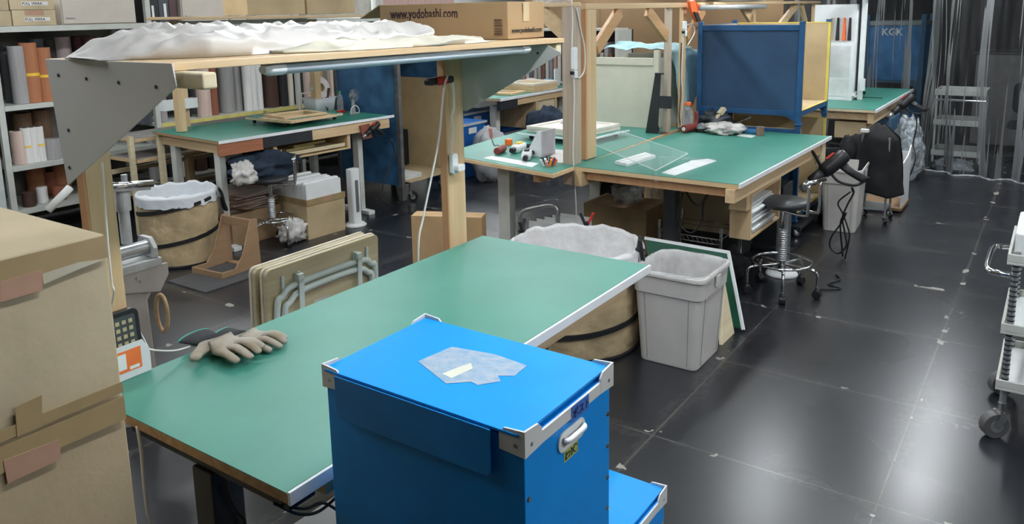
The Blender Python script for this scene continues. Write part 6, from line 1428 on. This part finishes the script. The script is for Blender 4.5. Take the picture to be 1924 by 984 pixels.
B().rrect([(-.2, .2, 0, .4, 0, .08), (-.2, .2, 0, .4, .05, .08)], m=frame((1, 0, 0), (0, .2, 1), (-.3, 12.1, .62))).obj('backrest', FABRIC, t, bevel=.01)
B().cyl((-.3, 11.9, .06), (-.3, 11.9, .459), .03, n=12).obj('column', BLACK, t)
for k in range(5): B().bar((-.3, 11.9, .07), (-.3 + .27 * math.cos(k * 1.257), 11.9 + .27 * math.sin(k * 1.257), .03), .03, .03).obj('base_leg', BLACK, t)
t = thing('unlit_backdrop', 'tall added backdrop coloured dark for the unlit space behind the vinyl curtain', 'panel', (0, 14.5, 0))  # added sheet; its near-black colour stands in for unlit depth behind the curtain
B().box(-3.1, 2.95, 14.4, 14.46, 0, 2.9).obj('panel', mat('unlit_dark', (.025, .025, .027), .8), t)
crumple('plastic_bag', 'silver plastic bundle on the floor at the foot of the curtain', 'bag', (-1.0, 10.95, .0), (.2, .12, .09), CLEAR, .4, 2.5, 61)

# ---------------------------------------------------------------- far middle: partition, bench with books, blue totes
t = thing('cardboard_partition', 'tall brown cardboard partition wall behind the centre of the room', 'partition', (-4.9, 11.9, 0))
BW = mat('brown_partition', (.3, .19, .1), .8, var=.06, scale=2)
for i, x in enumerate((-7.9, -6.4, -4.9)): B().box(x + .003, x + 1.497, 11.85, 11.9, 0, 2.6).obj('panel', BW, t)
B().box(-7.9, -3.4, 11.83, 11.8495, 1.30, 1.42).obj('rail', mat('rail_tan', (.36, .25, .15), .7), t)
B().tube([(-5.2, 11.78, .5), (-5.2, 11.78, 1.75)], .02, n=8, smooth=False).obj('pipe', PGREY, t)
t = thing('storage_rack', 'rack of upright samples behind the far bench, left of the weathered post', 'shelving', (-6.3, 10.6, 0))
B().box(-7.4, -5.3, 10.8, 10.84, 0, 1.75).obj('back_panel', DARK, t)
for x in (-7.4, -5.35): B().box(x, x + .05, 10.35, 10.79, 0, 1.75).obj('side_panel', RACKG, t)
for z in (.95, 1.74): B().box(-7.345, -5.355, 10.36, 10.79, z, z + .03).obj('shelf', RACKG, t)
sm = [(.3, .28, .27), (.14, .07, .05), (.45, .43, .4), (.2, .2, .22), (.33, .2, .16), (.5, .46, .42), (.1, .1, .12), (.4, .33, .3)]
for i in range(26):
    m_ = mat('sample_%d' % (i % 8), sm[i % 8], .6)
    x = -7.3 + i * .073
    tag(B().box(x, x + .055, 10.40, 10.7, .981, 1.45 + .12 * math.sin(i * 1.9)).obj('sample_board', m_, bevel=.002), 'thin sample board standing in the row on the far rack', 'board', 'sample boards on the far rack')
t = thing('workbench', 'far bench with green top and pine drawers seen below the right bracket plate', 'workbench', (-6.3, 9.2, 0))
B().box(-7.2, -5.86, 8.18, 10.25, .918, .945).obj('top_board', PINEX, t, bevel=.001)
B().box(-7.2, -5.863, 8.183, 10.25, .9455, .95).obj('green_surface', GREEN, t)
B().box(-5.8597, -5.845, 8.18, 10.25, .92, .953).obj('edge_strip', WTRIM, t)
B().box(-5.92, -5.87, 8.6, 10.2, .83, .9175).obj('side_rail', PINE, t)
B().box(-5.92, -5.87, 8.2, 8.595, .8, .9175).obj('side_rail', MATS['black_panel'], t)
B().box(-6.5, -5.88, 9.05, 9.10, .45, .829).box(-6.5, -5.88, 9.55, 9.6, .45, .829).box(-6.5, -5.88, 9.1005, 9.5495, .66, .68).obj('drawer_case', PINEZ, t)
B().box(-6.45, -5.885, 9.11, 9.54, .70, .82).obj('drawer', PALEW, t)
B().prism([(-5.9, 9.11, .46), (-5.9, 9.54, .46), (-5.9, 9.54, .655)], (-.01, 0, 0)).obj('brace_panel', PL, t)
for y in (8.35, 9.95): B().box(-6.15, -6.05, y, y + .09, 0, .829).obj('leg', PGREY, t); B().box(-7.1, -7.0, y, y + .09, 0, .9175).obj('leg', PGREY, t)
B().box(-5.95, -5.87, 10.1, 10.18, 0, .829).obj('leg', PINEZ, t)
def flatframe(label, x, y, w, h, z, rz=0, m=WF):
    f = thing('picture_frame', label, 'frame', (x, y, z), rz)
    bw = .05
    for a in ((-w / 2, w / 2, -h / 2, -h / 2 + bw), (-w / 2, w / 2, h / 2 - bw, h / 2), (-w / 2, -w / 2 + bw, -h / 2 + bw + .0005, h / 2 - bw - .0005), (w / 2 - bw, w / 2, -h / 2 + bw + .0005, h / 2 - bw - .0005)):
        B().box(*a, 0, .028).obj('rail', m, f, local=True, bevel=.002)
    B().box(-w / 2 + bw + .001, w / 2 - bw - .001, -h / 2 + bw + .001, h / 2 - bw - .001, .002, .01).obj('backing', CARD2, f, local=True)
for i, lab in enumerate(('lowest', 'second', 'third', 'topmost')): flatframe(f'flat wooden frame, {lab} in the pile on the far bench', -6.15, 9.35, .5, .62, .9515 + i * .03, 0, WF if i == 3 else PINEX)
flatframe('single pine frame lying at the near end of the far bench', -6.2, 8.75, .45, .4, .9515, .1, PINEX)
for i, (x, y, s, m, nm, lab) in enumerate(((-6.7, 9.3, (.12, .2, .07), mat('rag_grey', (.45, .46, .48), .6), 'rag', 'grey rags behind the frames on the far bench'), (-6.5, 9.9, (.1, .12, .06), BUBBLE, 'rag', 'white rag on the far bench beneath the sample boards'), (-6.3, 10.05, (.12, .08, .05), mat('rag_blue', (.2, .4, .6), .5), 'rag', 'light blue plastic wrap at the back of the far bench'))):
    crumple(nm, lab, 'rag', (x, y, .951), s, m, .4, 2.5, 70 + i)
tag(B().box(-6.15, -6.13, 9.96, 10.1, .951, 1.2).obj('sign_card', WHITE, bevel=.002), 'white card standing on the far bench', 'card')
crumple('wall_cloth', 'pinkish cloth hanging behind the socket strip post', 'cloth', (-5.6, 10.1, 1.0), (.06, .14, .32), mat('pink_cloth', (.55, .42, .4), .8), .2, 2, 73)
BT = mat('tote_blue', (.01, .12, .4), .5)
for i, (x, y, z, w, h, lab) in enumerate(((-6.75, 8.5, 0, .5, .36, 'lower blue tote with pale labels under the far bench'), (-6.75, 8.5, .365, .5, .36, 'upper blue tote with pale labels under the far bench'), (-6.7, 9.35, 0, .55, .36, 'blue tote on the floor behind the navy cloth'), (-6.7, 9.35, .365, .55, .3, 'blue tote on top, behind the navy cloth'), (-6.3, 7.8, 0, .6, .34, 'blue tote standing in front of the far bench by the shelf post'), (-6.3, 7.8, .345, .6, .34, 'upper blue tote in front of the far bench by the shelf post'))):
    t = thing('plastic_tote', lab, 'tote', (x, y, z))
    B().rrect([(-.26, .26, -.28, .28, 0, .03), (-.28, .28, -.3, .3, h, .03)]).obj('tote_body', BT, t, local=True, bevel=.004)
    B().box(.281, .285, -.08, .08, h * .6, h * .82).obj('label', LBL, t, local=True)
    B().box(.2815, .29, -.3, .3, h - .03, h - .003).obj('rim', PGREY, t, local=True)
crumple('plastic_bag', 'pale grey bag in front of the blue totes by the shelf post', 'bag', (-5.72, 7.75, 0), (.2, .28, .36), mat('bag_grey', (.35, .36, .37), .5), .2, 2, 74)
st2 = stool('stool with a navy cloth over it in front of the far bench', -5.6, 8.75, .55, .3, back=False)
crumple('jacket', 'navy cloth thrown over the stool in front of the far bench', 'clothing', (-5.58, 8.85, .3), (.24, .3, .27), JEAN, .25, 2.4, 75)
crumple('jacket', 'black clothing hanging under the right part of the far bench', 'clothing', (-5.75, 9.85, .25), (.1, .2, .27), FABRIC, .2, 2.4, 76)

# ---------------------------------------------------------------- right foreground: three-tier cart
CG = mat('cart_cream', (.55, .56, .52), .45, var=.02)
t = shelf_cart('service_cart', 'cream three-tier service cart with chrome posts and large castors at the right edge', -.135, .75, 4.16, 4.73, (.245, .525, .86), 1, CG, lip=.05)
for x in (-.10, .72):
    for y in (4.19, 4.70):
        o = B().cyl((x, y, .16), (x, y, .92), .015, n=14).obj('post', STEEL, t)
        b_ = B()
        for i in range(26): b_.lathe([(.0155, .27 + i * .024), (.0165, .274 + i * .024), (.0155, .278 + i * .024)], (x, y, 0), n=14, cap0=False, cap1=False)
        b_.obj('post_notches', BLACKM, o)
        caster(t, x, y, .062, top=.175, rot=math.radians(215), tyre=mat('grey_tyre', (.1, .1, .1), .5))
B().tube([(-.118, 4.70, .80), (-.17, 4.69, .80), (-.215, 4.64, .80), (-.215, 4.27, .80), (-.17, 4.21, .80), (-.118, 4.20, .80)], .015, n=12).obj('handle', CHROME, t, smooth=True)
for z in (.2575, .5375, .8725): B().box(-.12, .735, 4.175, 4.715, z, z + .003).obj('tray_liner', WHITE, t)
t = thing('white_case', 'white rounded box on the top tray of the service cart', 'box', (.3, 4.45, .877))
B().rrect([(-.11, .6, 4.2, 4.69, .877, .03), (-.115, .6, 4.2, 4.69, 1.0, .03)]).obj('case', WHITE, t, bevel=.006)
